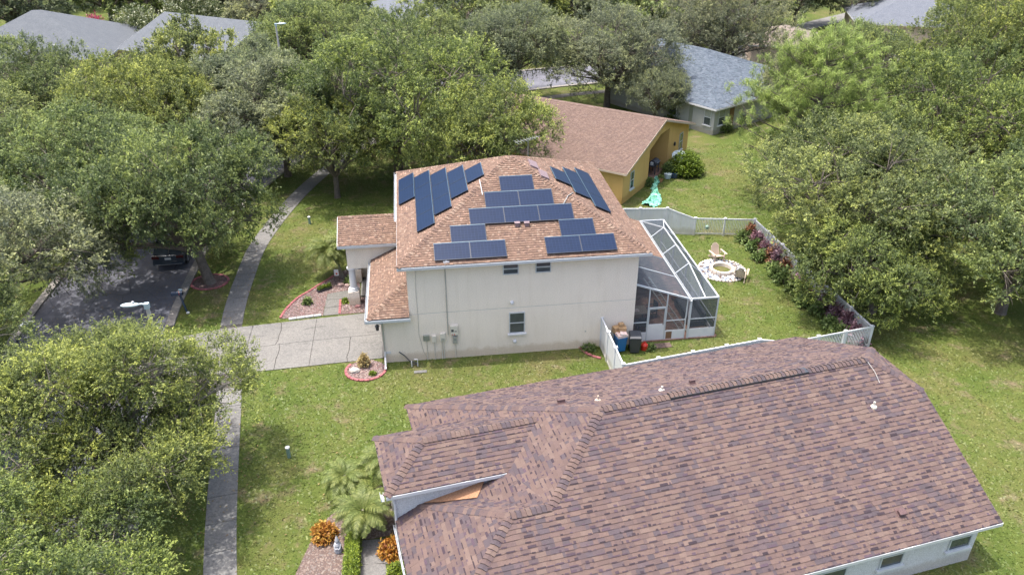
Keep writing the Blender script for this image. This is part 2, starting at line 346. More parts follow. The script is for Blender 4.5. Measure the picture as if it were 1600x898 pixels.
# driveway: slabs with open joints, some with a crack
dw = bpy.data.objects.new('driveway', None); col.objects.link(dw); dw['kind'] = 'structure'; ORG[dw] = Vector((0, 0, 0))
MB().prism([(p[0], p[1]) for p in DRIVE], -.02, .012, (.32, .3, .28)).build('joint_bed', 'concrete', dw)
xs = [-1.47, -5.22, -8.62, -10.4, -13.0]
def ytop(x): return np.interp(x, [-13.1, -10.6, -3.31, -1.45], [3.6, 4.32, 4.95, 5.1])
def ybot(x): return np.interp(x, [-12.9, -8.6, -3.09, -1.45], [.2, -.02, .32, .42])
def ymid(x): return np.interp(x, [-13, -5.2, -1.45], [1.9, 2.55, 2.75])
def crackslab(xa, xb, f0, f1, cr):
    k = random.uniform(.95, 1.05); c = (k, k*.99, k*.97)
    if cr is None:
        MB().prism([(xa, f0(xa)), (xb, f0(xb)), (xb, f1(xb)), (xa, f1(xa))], 0, .04, c).build('paving_slab', 'concrete', dw); return
    xm = cr; z = [(xm+random.uniform(-.07, .07), t) for t in np.linspace(0, 1, 6)]
    for side in (0, 1):
        e = .016*(1 if side else -1)
        edge = [(x+e, f0(x)*(1-t)+f1(x)*t) for x, t in z]
        if side == 0: ps = [(xa, f0(xa))]+edge+[(xa, f1(xa))]
        else: ps = edge[::-1]+[(xb, f0(xb)), (xb, f1(xb))]; ps = [(xb, f0(xb)), (xb, f1(xb))]+edge[::-1]
        MB().prism(ps, 0, .04, c).build('paving_slab', 'concrete', dw)
for i in range(4):
    xa, xb = xs[i+1]+.012, xs[i]-.012
    crackslab(xa, xb, ybot, lambda x: ymid(x)-.012, {0: -3.3, 1: -6.95}.get(i))
    crackslab(xa, xb, lambda x: ymid(x)+.012, lambda x: ytop(x), {1: -7.1}.get(i))
b = MB(); b.prism([(-15.0, 5.0), (-13.02, 3.6), (-12.92, .2), (-14.6, -1.3)], -.02, .03, (.9, .9, .9)); b.build('driveway_apron', 'concrete', dw)
# front walk of the two storey house
wk = bpy.data.objects.new('front_walk', None); col.objects.link(wk); wk['kind'] = 'structure'; ORG[wk] = Vector((0, 0, 0))
for ps in ([(-4.9, 5.05), (-4.02, 5.08), (-4.05, 5.9), (-4.87, 5.9)], [(-4.87, 5.93), (-4.05, 5.93), (-4.06, 6.78), (-4.85, 6.8)], [(-4.85, 6.83), (-4.06, 6.81), (-2.95, 6.9), (-2.95, 7.85), (-4.11, 7.7), (-4.83, 7.5)]):
    k = random.uniform(.86, .95); MB().prism(ps, 0, .045, (k, k, k*.97)).build('paving_slab', 'concrete', wk)
# neighbour's walk near the camera
wk2 = bpy.data.objects.new('entry_walk', None); col.objects.link(wk2); wk2['kind'] = 'structure'; ORG[wk2] = Vector((0, 0, 0))
for (a_, b_) in ((-11.75, -12.9), (-12.92, -14.6), (-14.62, -17)):
    MB().prism([(-2.12, b_), (-1.0+.05, b_-.1), (-1.3+.05, a_-.02), (-2.2, a_)], 0, .045, (.9, .9, .92)).build('paving_slab', 'concrete', wk2)
# beds
BED1 = [(-7.19, 5.05), (-7.0, 6.0), (-6.51, 7.19), (-5.83, 8.04), (-5.32, 8.71), (-4.73, 9.47), (-4.2, 10.3), (-3.3, 10.6), (-3.1, 9.3), (-2.95, 7.85), (-4.11, 7.72), (-4.85, 7.5), (-4.93, 5.1)]
BED1B = [(-4.0, 5.08), (-4.03, 6.75), (-2.95, 6.88), (-1.45, 6.8), (-1.45, 5.15)]
th = np.linspace(0, 2*math.pi, 20, endpoint=False)
BED2 = [(-2.35+.98*math.cos(t)+.0*math.sin(t), -.55+.88*math.sin(t)) for t in th if -.55+.88*math.sin(t) < .34]
BED3 = [(-3.0, -9.9), (-3.45, -10.35), (-3.85, -11.0), (-4.15, -11.9), (-4.45, -13.0), (-4.5, -14.5), (-4.4, -17), (-2.2, -17), (-2.2, -11.7), (-.9, -11.6), (-.5, -10.6), (-.3, -9.2), (-1.5, -8.9)]
TC = (-12.0, 9.94)
RING = [(TC[0]+.95*math.cos(t)*1.15, TC[1]+.0+.95*math.sin(t)) for t in th]
for P_, z in ((BED1, .02), (BED1B, .02), (BED2, .02), (BED3, .02), (RING, .018)):
    MB().prism(P_, -.05, z).build('planting_bed', 'mulch_soil', kind='structure')
def scatter(poly, n, seed):
    rs = np.random.RandomState(seed); A = np.array(poly); lo, hi = A.min(0), A.max(0); out = np.zeros((0, 2))
    while len(out) < n:
        P = rs.rand(n*2, 2)*(hi-lo)+lo; out = np.vstack([out, P[inside(P, poly)]])
    return out[:n], rs
def stones(poly, n, size, cols, z, seed, name='gravel', flat=.6, ex=None):
    P, rs = scatter(poly, n, seed); b = MB()
    for x, y in P:
        if ex and ex(x, y): continue
        s = size*rs.uniform(.6, 1.4); c = cols[rs.randint(len(cols))]; a = rs.rand()*6.28
        V = [(x+s*math.cos(a+k*1.5708)*rs.uniform(.7, 1.2), y+s*math.sin(a+k*1.5708)*rs.uniform(.7, 1.2), z+s*.15) for k in range(4)]
        V += [(x+rs.uniform(-.3, .3)*s, y+rs.uniform(-.3, .3)*s, z+s*flat), (x, y, z-.02)]
        b.add(V, [(0, 1, 4), (1, 2, 4), (2, 3, 4), (3, 0, 4)], c)
    return b
PK = [(0.231, 0.143, 0.138), (0.275, 0.198, 0.187), (0.165, 0.0935, 0.0935), (0.319, 0.264, 0.248), (0.138, 0.11, 0.116), (0.198, 0.132, 0.121)]
stones(BED1, 3600, .045, PK, .02, 1).build('gravel', 'stone', kind='stuff', label='pinkish lava rock and gravel filling the curved front bed', cat='gravel')
stones(BED1B, 900, .045, PK, .02, 2).build('gravel', 'stone', kind='stuff', label='reddish gravel in the small bed beside the porch pillar', cat='gravel')
stones(BED2, 900, .045, PK, .02, 3).build('gravel', 'stone', kind='stuff', label='pink and grey gravel in the oval bed at the garage corner', cat='gravel')
stones(BED3, 5200, .04, [(0.202, 0.151, 0.132), (0.151, 0.106, 0.0918), (0.232, 0.19, 0.166), (0.111, 0.0784, 0.0746), (0.171, 0.146, 0.138)], .02, 4, flat=.35).build('mulch', 'stone', kind='stuff', label='brown bark chips covering the bed beside the entry walk', cat='mulch')
stones(RING, 500, .04, [(.12, .07, .07), (.2, .1, .1), (.08, .06, .06)], .018, 5, ex=lambda x, y: False).build('mulch', 'stone', kind='stuff', label='dark mulch round the trunk of the front lawn tree', cat='mulch')
# edging bricks
def edging(name, pts, label, w=.13, m='pink_edging', L=.26, closed=False):
    pts = [np.array(p, float) for p in pts]
    if closed: pts.append(pts[0])
    D = arclen(pts); t = thing(name, (*pts[0], 0), label, 'edging'); s = 0
    me = MB().box(-L/2+.016, L/2-.016, -w/2, w/2, -.03, .075).mesh('edging_brick', m)
    while s+L <= D[-1]+.05:
        a, c = samp(pts, D, s), samp(pts, D, min(s+L, D[-1])); an = math.atan2(c[1]-a[1], c[0]-a[0]); q = (a+c)/2
        inst(me, 'edging_brick', t, Matrix.Translation((q[0], q[1], random.uniform(-.008, .008))) @ Matrix.Rotation(an, 4, 'Z')); s += L
edging('bed_edging', smooth_line([(-7.24, 5.1), (-7.05, 6.0), (-6.56, 7.19), (-5.88, 8.06), (-5.37, 8.75), (-4.78, 9.5), (-4.25, 10.3)], 4), 'curved pink brick edging along the lawn side of the front gravel bed')
edging('bed_edging', [(-4.0, 5.15), (-4.04, 6.75)], 'short straight red brick edging beside the front walk near the porch pillar')
edging('bed_edging', [(-2.35+1.0*math.cos(t), -.55+.9*math.sin(t)) for t in np.linspace(math.radians(140), math.radians(385), 22)], 'round pink brick edging of the small bed at the garage corner')
edging('bed_edging', RING, 'dark red brick ring round the trunk of the front lawn tree', closed=True)
edging('bed_edging', smooth_line([(8.65, .1), (8.85, -.45), (9.25, -.9), (9.72, -1.2)], 4), 'short curved pink brick edging between the stucco wall and the white gate fence')
edging('block_edging', [(-6.78, 4.93), (-4.95, 5.12)], 'row of pale grey concrete blocks along the edge of the driveway', .2, 'white_block', .45)

# ---------------------------------------------------------------- roofs of real shingles
def clip(P, a, b, c):                                            # keep a*x+b*y <= c
    out = []; n = len(P)
    for i in range(n):
        p, q = P[i], P[(i+1) % n]; dp, dq = a*p[0]+b*p[1]-c, a*q[0]+b*q[1]-c
        if dp <= 0: out.append(p)
        if (dp < 0 < dq) or (dq < 0 < dp):
            t = dp/(dp-dq); out.append((p[0]+(q[0]-p[0])*t, p[1]+(q[1]-p[1])*t))
    return out
ROOFS = {
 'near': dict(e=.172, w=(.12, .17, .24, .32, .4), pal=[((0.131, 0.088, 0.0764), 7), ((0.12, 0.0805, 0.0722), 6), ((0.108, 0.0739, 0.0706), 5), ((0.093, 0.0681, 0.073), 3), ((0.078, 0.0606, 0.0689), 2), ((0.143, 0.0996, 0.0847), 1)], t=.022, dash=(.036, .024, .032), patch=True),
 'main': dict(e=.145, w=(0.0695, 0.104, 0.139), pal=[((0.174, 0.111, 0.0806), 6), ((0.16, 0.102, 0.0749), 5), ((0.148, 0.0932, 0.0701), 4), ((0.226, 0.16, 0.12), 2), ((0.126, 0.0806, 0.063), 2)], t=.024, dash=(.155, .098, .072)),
 'yellow': dict(e=.15, w=(0.0865, 0.13, 0.173), pal=[((0.156, 0.106, 0.0857), 5), ((0.145, 0.0974, 0.0787), 4), ((0.134, 0.089, 0.0744), 3), ((0.173, 0.121, 0.1), 1)], t=.02),
 'slate': dict(e=.15, w=(0.155, 0.232, 0.31), pal=[((0.0972, 0.122, 0.155), 5), ((0.0813, 0.105, 0.133), 4), ((0.12, 0.145, 0.18), 3), ((0.0658, 0.0851, 0.113), 2)], t=.018)}
def facet(style, poly, d, ref, z0, s, M, base, out, ce=.0):
    """poly: convex outline (u,v); d: downslope direction; z = z0 at ref, falling at slope s along d"""
    R = ROOFS[style]; d = np.array(d, float); ref = np.array(ref, float); k = 1/math.sqrt(1+s*s)
    al = np.array([-d[1], d[0]]); Z = lambda p: z0-s*((p[0]-ref[0])*d[0]+(p[1]-ref[1])*d[1])
    area = sum(poly[i][0]*poly[(i+1) % len(poly)][1]-poly[(i+1) % len(poly)][0]*poly[i][1] for i in range(len(poly)))
    if area < 0: poly = poly[::-1]
    nrm = Vector((d[0]*s*k, d[1]*s*k, k))
    Mr = M.to_3x3(); W3 = lambda p, h: M @ (Vector((p[0], p[1], Z(p)))+nrm*h)
    base.slab([W3(p, 0) for p in poly], Mr @ nrm, .05, tuple(x*.8 for x in R['pal'][2][0]))
    loc = [((p[0]-ref[0])*al[0]+(p[1]-ref[1])*al[1], -((p[0]-ref[0])*d[0]+(p[1]-ref[1])*d[1])) for p in poly]   # (along, up)
    ar = sum(loc[i][0]*loc[(i+1) % len(loc)][1]-loc[(i+1) % len(loc)][0]*loc[i][1] for i in range(len(loc)))
    if ar < 0: loc = loc[::-1]
    E = []
    for i in range(len(loc)):
        p, q = loc[i], loc[(i+1) % len(loc)]; a, b_ = q[1]-p[1], -(q[0]-p[0]); E.append((a, b_, a*p[0]+b_*p[1]))
    h = R['e']*k; v0 = min(p[1] for p in loc); v1 = max(p[1] for p in loc); u0 = min(p[0] for p in loc); u1 = max(p[0] for p in loc)
    pal = [c for c, n in R['pal'] for _ in range(n)]; j = 0; v = v0
    while v < v1:
        u = u0-random.random()*.4
        while u < u1:
            w = random.choice(R['w']); t = R['t']*(1 if j % 1 == 0 and random.random() < .55 else .5); lo = v+(0 if t > R['t']*.7 else h*random.choice((0, .0, .12)))
            P = [(u, lo), (u+w, lo), (u+w, v+h), (u, v+h)]
            if P[0][0] < u0-.5: pass
            for e in E:
                P = clip(P, *e)
                if len(P) < 3: break
            if len(P) >= 3:
                c = random.choice(pal)
                if 'patch' in R:
                    q_ = mnoise.noise(Vector((u*.8+v0*3, v*1.3, d[0]*7+d[1]*3)))*.55+random.uniform(-.75, .75); sp = sorted(pal, key=sum); c = sp[int(max(0, min(.999, (.56+q_*.85)))*len(sp))]
                k_ = random.uniform(.92, 1.08); c = tuple(x*k_ for x in c); top = []; bot = []
                for (a, b2) in P:
                    q = ref+al*a-d*b2; th_ = .004+t*(1-max(0, min(1, (b2-v)/h))); top.append(W3(q, th_)); bot.append(W3(q, -.002))
                out.append((top, bot, c))
            u += w
        u = u0
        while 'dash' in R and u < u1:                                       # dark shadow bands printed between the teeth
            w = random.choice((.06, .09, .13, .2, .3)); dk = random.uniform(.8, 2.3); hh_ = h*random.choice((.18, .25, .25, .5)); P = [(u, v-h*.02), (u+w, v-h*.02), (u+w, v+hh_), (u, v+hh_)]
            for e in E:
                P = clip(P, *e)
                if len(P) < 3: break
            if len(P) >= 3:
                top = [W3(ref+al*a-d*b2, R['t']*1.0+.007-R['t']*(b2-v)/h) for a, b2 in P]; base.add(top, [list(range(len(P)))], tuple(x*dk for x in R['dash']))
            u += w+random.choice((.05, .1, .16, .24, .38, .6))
        v += h; j += 1
def tabs_mesh(b, tabs):
    for top, bot, c in tabs:
        n = len(top); b.add(top+bot, [list(range(n))]+[(i, n+i, n+(i+1) % n, (i+1) % n) for i in range(n)], c)
def caps(style, line, parent, w=.30, L=.20, sep=True, lift=.03, slope=.35, name='ridge_cap'):
    """folded cap shingles along a hip or ridge (world points)"""
    a, b_ = Vector(line[0]), Vector(line[1]); d = (b_-a); n = max(1, int(d.length/L)); d.normalize()
    x = d.cross(Vector((0, 0, 1))).normalized(); z = x.cross(d)
    pal = [c for c, k in ROOFS[style]['pal'] for _ in range(k)]; key = (style, name, w, L)
    if key not in caps.m:
        caps.m[key] = []
        for c in [p[0] for p in ROOFS[style]['pal']]:
            m = MB(); dr = w/2*slope
            m.add([(-w/2, 0, -dr+.018), (0, 0, .018), (w/2, 0, -dr+.018), (-w/2, L*1.02, -dr-.02), (0, L*1.02, -.02), (w/2, L*1.02, -dr-.02),
                   (-w/2, 0, -dr-.03), (0, 0, -.03), (w/2, 0, -dr-.03)], [(0, 1, 4, 3), (1, 2, 5, 4)], c); k_ = len(m.v); m.f += [[k_-9, k_-3, k_-2, k_-8], [k_-8, k_-2, k_-1, k_-7]]; m.c += [tuple(x*.3 for x in c)]*2  # raised end faces coloured darker, painting the shade between caps
            caps.m[key].append(m.mesh(name, 'near_shingle'))
    for i in range(n):
        p = a+d*(i*L)+Vector((0, 0, lift)); M = Matrix(((x.x, d.x, z.x, p.x), (x.y, d.y, z.y, p.y), (x.z, d.z, z.z, p.z), (0, 0, 0, 1)))
        inst(random.choice(caps.m[key]), name, parent, M)
caps.m = {}
def window(parent, M, w, h, sill=True, m='glass', meeting=True):
    """M: x along wall, y out of the wall, z up, origin at the window's lower left corner"""
    b = MB(M); f = .045
    b.box(0, w, 0, .05, 0, f); b.box(0, w, 0, .05, h-f, h); b.box(0, f, 0, .05, f, h-f); b.box(w-f, w, 0, .05, f, h-f)
    if meeting: b.box(f, w-f, .005, .045, h*.5-.025, h*.5+.025)
    fr = b.build('window', 'white_metal', parent)
    if meeting:
        MB(M).box(f, w-f, .01, .02, f, h*.5-.03).build('pane', 'glass', fr); MB(M).box(f, w-f, .015, .03, h*.5+.03, h-f).build('pane', m, fr)
    else: MB(M).box(f, w-f, .01, .02, f, h-f).build('pane', m, fr)
    if sill: MB(M).box(-.08, w+.08, -.0, .12, -.09, -.004).build('sill', 'white_paint', fr)
    return fr
def frameM(o, x, y): x = Vector(x).normalized(); y = Vector(y).normalized(); z = x.cross(y); z = Vector((0, 0, 1)); return Matrix(((x.x, y.x, z.x, o[0]), (x.y, y.y, z.y, o[1]), (x.z, y.z, z.z, o[2]), (0, 0, 0, 1)))
I4 = Matrix.Identity(4)

# ================================================================ the two storey house
W, D_, EZ = 11.467, 11.792, 5.587; o_ = .4; AX, AY, AZ = W/2, D_/2, 8.59
sx, sy = (AZ-EZ)/(AX+o_), (AZ-EZ)/(AY+o_)
H = thing('two_story_house', (AX, 0, 0), 'beige stucco two storey house with solar panels on its tan hip roof', 'house')
b = MB()
b.box(0, W, 0, D_, 2.76, 5.43); b.box(0.0, W, 0.0, D_, 0, 2.72)
b.box(-1.43, 0, 0, 6.1, 0, 2.62)                                              # garage
wall = b.build('wall', 'stucco', H)
MB().box(.01, W-.01, .012, D_-.01, 2.70, 2.78).build('wall_joint', 'soffit', wall)
b = MB(); b.prism([(-3.35, 6.1), (0, 6.1), (0, 9.35), (-3.35, 9.35)], 2.32, 3.95); b.build('porch_beam', 'stucco', H)
# gable-like front wall of the garage roof gap, beam under left plane
MB().poly([(-1.43, .0, 2.62), (0, .0, 2.62), (0, .0, 2.9)]).build('gable_infill', 'stucco', H)
base = MB(); tabs = []
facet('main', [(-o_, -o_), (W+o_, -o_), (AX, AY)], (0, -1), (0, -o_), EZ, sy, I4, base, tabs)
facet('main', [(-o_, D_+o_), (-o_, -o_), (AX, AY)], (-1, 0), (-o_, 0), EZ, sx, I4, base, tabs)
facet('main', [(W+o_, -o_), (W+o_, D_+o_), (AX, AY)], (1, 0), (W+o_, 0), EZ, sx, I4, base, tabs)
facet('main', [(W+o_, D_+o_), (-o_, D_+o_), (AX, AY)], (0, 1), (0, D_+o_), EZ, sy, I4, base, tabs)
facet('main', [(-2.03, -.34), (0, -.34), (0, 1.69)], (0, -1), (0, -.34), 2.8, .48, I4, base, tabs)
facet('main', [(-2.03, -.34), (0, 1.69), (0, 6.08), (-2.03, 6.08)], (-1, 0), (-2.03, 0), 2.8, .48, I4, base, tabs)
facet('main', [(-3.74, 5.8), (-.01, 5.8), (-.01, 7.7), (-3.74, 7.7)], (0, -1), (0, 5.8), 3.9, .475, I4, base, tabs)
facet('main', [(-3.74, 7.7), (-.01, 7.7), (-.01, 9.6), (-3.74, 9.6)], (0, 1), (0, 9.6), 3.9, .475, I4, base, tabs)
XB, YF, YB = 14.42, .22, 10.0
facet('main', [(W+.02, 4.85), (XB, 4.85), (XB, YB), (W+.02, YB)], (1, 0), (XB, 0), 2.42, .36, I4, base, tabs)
roof = base.build('roof', 'near_shingle', H)
b = MB(); tabs_mesh(b, tabs); b.build('shingle', 'near_shingle', roof, kind='stuff')
for x, y in ((-o_, -o_), (W+o_, -o_), (-o_, D_+o_), (W+o_, D_+o_)): caps('main', ((x, y, EZ), (AX, AY, AZ)), roof, L=.2)
caps('main', ((-2.03, -.34, 2.8), (0, 1.69, 3.774)), roof); caps('main', ((-3.74, 7.7, 4.80), (-.45, 7.7, 4.80)), roof)
b = MB(); b.box(-.38, W+.38, -.38, D_+.38, 5.40, 5.44); b.box(-1.98, -.02, -.30, 6.0, 2.60, 2.64); b.build('soffit', 'soffit', H)
# fascias and gutters (U channels)
def gutter(name, a, b_, out, parent, m='white_metal', s=.11):
    a, b_, n = Vector(a), Vector(b_), Vector(out).normalized(); q = MB(); d = (b_-a)
    for (o1, o2, z1, z2) in ((0, .012, -.12, .0), (s, s+.012, -.10, .02), (0, s, -.12, -.108)):
        ps = [a+n*o1, b_+n*o1, b_+n*o2, a+n*o2]
        q.add([p+Vector((0, 0, z1)) for p in ps]+[p+Vector((0, 0, z2)) for p in ps], [(3, 2, 1, 0), (4, 5, 6, 7), (0, 1, 5, 4), (1, 2, 6, 5), (2, 3, 7, 6), (3, 0, 4, 7)])
    k = int(d.length/.6)
    for i in range(1, k): p = a+d*(i/k)+n*s/2; q.cbox(p.x, p.y, p.z-.02, .1 if abs(n.x) > .5 else .02, .02 if abs(n.x) > .5 else .1, .02)
    return q.build(name, m, parent)
b = MB()
b.box(-.40, W+.40, -.425, -.402, EZ-.19, EZ-.03); b.box(-.425, -.402, -.40, D_+.4, EZ-.19, EZ-.03); b.box(W+.402, W+.425, -.4, D_+.4, EZ-.19, EZ-.03); b.box(-.4, W+.4, D_+.402, D_+.425, EZ-.19, EZ-.03)
b.box(-3.77, -.41, 5.77, 5.795, 3.72, 3.88); b.box(-3.765, -3.742, 5.80, 5.9, 3.75, 3.9)
b.slab([(-3.745, 5.8, 3.9), (-3.745, 7.7, 4.80), (-3.745, 7.7, 4.62), (-3.745, 5.8, 3.72)], (1, 0, 0), .025); b.slab([(-3.745, 7.7, 4.80), (-3.745, 9.6, 3.9), (-3.745, 9.6, 3.72), (-3.745, 7.7, 4.62)], (1, 0, 0), .025)
b.build('fascia', 'white_metal', H)
gutter('gutter', (-.43, 5.2, EZ-.02), (-.43, D_+.38, EZ-.02), (-1, 0, 0), H)
gutter('gutter', (-2.06, -.36, 2.76), (-2.06, 6.05, 2.76), (-1, 0, 0), H); gutter('gutter', (-2.15, -.37, 2.76), (.05, -.37, 2.76), (0, -1, 0), H)
gutter('gutter', (-.2, -.43, EZ-.03), (W+.5, -.43, EZ-.03), (0, -1, 0), H, s=.07)
b = MB(); b.poly([(-3.35, 6.1, 3.9), (-3.35, 9.35, 3.9), (-3.35, 7.72, 4.66)]); b.build('gable_end', 'stucco', H)
# wall behind the porch and its door
MB().box(-3.35, 0, 9.2, 9.35, 0, 2.32).build('wall', 'stucco', H)
b = MB(); b.box(-.03, .0, 7.0, 7.95, .05, 2.15); b.box(-.06, -.03, 7.1, 7.85, 1.2, 2.0); b.box(-.06, -.03, 7.1, 7.85, .2, 1.0); b.build('door', 'wood_brown', H)
b = MB()
for z in np.arange(.02, 2.1, .53): b.box(-1.47, -1.43, .5, 5.3, z, z+.50)
b.build('garage_door', 'white_paint', H)
# porch pillars: square pedestal, moulded base, tapering round shaft
for (x, y) in ((-3.17, 6.32), (-3.17, 9.0)):
    p = MB().cbox(x, y, 0, .62, .62, .86).build('pillar', 'stucco', H, bevel=.015)
    MB().lathe(x, y, [(.29, .86), (.30, .93), (.25, .96), (.27, 1.02), (.20, 1.08), (.195, 1.3), (.175, 2.1), (.20, 2.14), (.20, 2.2), (.27, 2.24), (.27, 2.32)], 20).build('shaft', 'white_paint', p, smooth=False)
# tan bench seat and steps in the porch
b = MB(); b.prism([(-2.9, 6.95), (-1.45, 6.85), (-1.45, 9.2), (-2.9, 9.2)], 0, .09); b.build('porch_floor', 'concrete', H)
# windows and fittings on the side wall
FW = lambda x, z: frameM((x, -.004, z), (1, 0, 0), (0, -1, 0))
window(H, FW(4.66, 4.66), .78, .62, False); window(H, FW(6.27, 4.66), .77, .62, False); window(H, FW(4.96, 1.25), .80, 1.22)
def wallbox(name, x0, x1, z0, z1, dep, m, extra=None):
    b = MB(); b.box(x0, x1, -dep, -.002, z0, z1); b.box(x0+.02, x1-.02, -dep-.012, -dep, z0+.02, z1-.02)
    p = b.build(name, m, H, bevel=.008)
    return p
wallbox('junction_box', .60, .91, 1.20, 1.50, .10, 'box_green'); wallbox('junction_box', 1.02, 1.26, 1.08, 1.47, .12, 'box_beige')
p = wallbox('utility_box', 1.44, 1.72, 1.12, 1.58, .12, 'box_beige'); MB().box(1.5, 1.66, -.137, -.132, 1.17, 1.3).build('vent_grille', 'metal_grey', p)
p = wallbox('electric_panel', 1.97, 2.36, 1.44, 2.00, .14, 'box_beige')
b = MB(); b.box(2.02, 2.14, -.158, -.152, 1.66, 1.80); b.box(2.18, 2.3, -.158, -.152, 1.66, 1.70); b.build('breaker_label', 'dark_plastic', p)
for x in (2.04, 2.14): MB().box(x, x+.05, -.158, -.152, 1.48, 1.53).build('warning_sticker', 'red_plastic', p)
p = wallbox('electric_meter', 2.09, 2.30, .93, 1.35, .12, 'metal_grey'); MB().box(2.13, 2.26, -.14, -.132, 1.12, 1.26).build('meter_face', 'glass_blind', p)
for (x, z0, z1, r, m) in ((1.86, 1.45, 5.38, .022, 'metal_grey'), (.76, .02, 1.2, .02, 'box_beige'), (1.14, .02, 1.08, .02, 'box_beige'), (1.52, .02, 1.12, .028, 'box_beige'), (1.62, .02, 1.12, .028, 'box_beige'), (2.2, .02, .93, .018, 'box_beige')):
    MB().tube([(x, -.035, z0), (x, -.035, z1)], r, 8).build('conduit', m, H)
MB().tube([(1.86, -.035, 5.38), (1.86, -.3, 5.42), (1.86, -.47, 5.60), (1.86, -.47, 5.72)], .022, 8).build('conduit', 'metal_grey', H)
MB().tube([(.45, -.012, 5.38), (.40, -.012, 4), (.42, -.012, 2.6), (.40, -.012, 1.6), (.58, -.012, .5), (.72, -.05, .2)], .008, 5).build('cable', 'metal_grey', H)
MB().tube([(-1.2, -.01, .02), (-1.2, -.01, .0)], .01, 4).build('cable', 'metal_grey', H)
for x, z in ((5.11, 3.06), (5.25, .76)):
    MB(frameM((x, -.002, z), (1, 0, 0), (0, -1, 0)) @ Matrix.Rotation(-math.pi/2, 4, 'X')).lathe(0, 0, [(.10, 0), (.10, .03), (.075, .10), (.02, .12)], 14).build('wall_vent', 'white_paint', H)
MB().box(8.9, 8.97, -.02, -.002, 1.0, 1.07).build('hose_bib', 'metal_grey', H)
MB().box(-1.36, -1.06, -.015, -.002, .54, .68).build('house_plaque', 'white_paint', H)
b = MB(); b.tube([(-1.52, -.48, 2.66), (-1.36, -.42, 2.58), (-1.36, -.06, 2.42), (-1.36, -.06, .75)], .045, 4)
b.build('downspout', 'metal_grey', H)
MB().tube([(-1.36, -.07, .75), (-1.36, -.09, .35), (-1.36, -.75, .12)], .062, 4).build('downspout_outlet', 'white_paint', H)
b = MB(); b.tube([(-1.43, .55, 2.02), (-1.60, .55, 2.08), (-1.66, .55, 1.98)], .012, 5); b.lathe(-1.66, .55, [(.05, 1.62), (.08, 1.66), (.10, 1.86), (.12, 1.88), (.03, 1.98)], 8)
b.build('coach_lamp', 'dark_plastic', H)
# roof fittings
ZF = lambda y: EZ+sy*(y+o_)
for x, y in ((5.58, 1.55), (6.05, 1.53)):
    q = MB(); z = ZF(y); q.box(x-.11, x+.11, y-.10, y+.12, z-.03, z+.17); q.box(x-.14, x+.14, y-.13, y+.15, z+.17, z+.19); q.build('roof_vent', 'vent_purple', H, bevel=.012)
q = MB(); z = ZF(-.21); q.cbox(1.93, -.21, z-.02, .30, .2, .04); q.lathe(1.93, -.21, [(.05, z), (.05, z+.10)], 8); q.build('roof_pipe', 'white_paint', H)
ZR = lambda x: EZ+sx*(W+o_-x)
def rplane(name, ps, lift, t, m, parent, side=1):
    n = Vector((sx*side, 0, 1)).normalized()
    Z = (lambda x: EZ+sx*(W+o_-x)) if side > 0 else (lambda x: EZ+sx*(x+o_))
    return MB().slab([Vector((x, y, Z(x)))+n*lift for x, y in ps], n, t).build(name, m, parent)
for y0, y1, xc in ((4.45, 5.45, 7.42), (5.5, 6.5, 7.03)):
    q = MB(); n = Vector((sx, 0, 1)).normalized()
    ps = [Vector((x, y, ZR(x)))+n*.1 for x, y in ((xc-.22, y0), (xc+.22, y0), (xc+.22, y1), (xc-.22, y1))]
    q.slab(ps, n, .11); q.build('off_ridge_vent', 'vent_purple', H, bevel=.01)
def fpt(x, sl, lift=.05): y = -o_+sl/math.hypot(1, sy); return Vector((x, y, EZ+sy*(y+o_)))+Vector((0, -sy, 1)).normalized()*lift
def lpt(y, sl, lift=.05): x = -o_+sl/math.hypot(1, sx); return Vector((x, y, EZ+sx*(x+o_)))+Vector((-sx, 0, 1)).normalized()*lift
def rpt(y, sl, lift=.05): x = W+o_-sl/math.hypot(1, sx); return Vector((x, y, EZ+sx*(W+o_-x)))+Vector((sx, 0, 1)).normalized()*lift
MB().tube([fpt(4.0, 5.3), fpt(4.06, 4.25)], .022, 6).build('conduit', 'white_metal', H)
MB().tube([rpt(3.9, 3.4), rpt(3.0, 3.9), fpt(8.05, 3.3), fpt(8.05, 2.4)], .022, 6).build('conduit', 'metal_grey', H)
# ---- solar panels: one mesh, each panel a part with frame sub-part
PWD, PHT, TH = 1.0, 1.0, .04
def panel_meshes(w, h):
    a = MB().box(.022, w-.022, .022, h-.022, .0, TH-.004).mesh('solar_panel', 'solar_cells')
    f = MB(); f.box(0, w, 0, .02, 0, TH); f.box(0, .02, .02, h-.02, 0, TH); f.box(w-.02, w, .02, h-.02, 0, TH)
    e = MB().box(0, w, h-.02, h, 0, TH+.002).mesh('frame', 'panel_edge')
    return a, f.mesh('frame', 'panel_frame'), e
def panel(org, ex, ey, pm):
    ex, ey = Vector(ex).normalized(), Vector(ey).normalized(); ez = ex.cross(ey)
    M = Matrix(((ex.x, ey.x, ez.x, org[0]), (ex.y, ey.y, ez.y, org[1]), (ex.z, ey.z, ez.z, org[2]), (0, 0, 0, 1)))
    p = inst(pm[0], 'solar_panel', H, M)
    for m_ in pm[1:]:
        f = bpy.data.objects.new('frame', m_); link(f, 'frame', p)
pf = panel_meshes(1.735, 1.025)
LF = .095
for row, xs_ in enumerate([(1.383, 3.123, 6.786, 8.526), (2.25, 7.65), (3.26, 5.0, 6.74), (4.13, 5.87), (5.002,)]):
    for x in xs_: panel(fpt(x, .203+row*1.042, LF), (1, 0, 0), (0, 1, sy), pf)
pl = panel_meshes(1.83, .985)
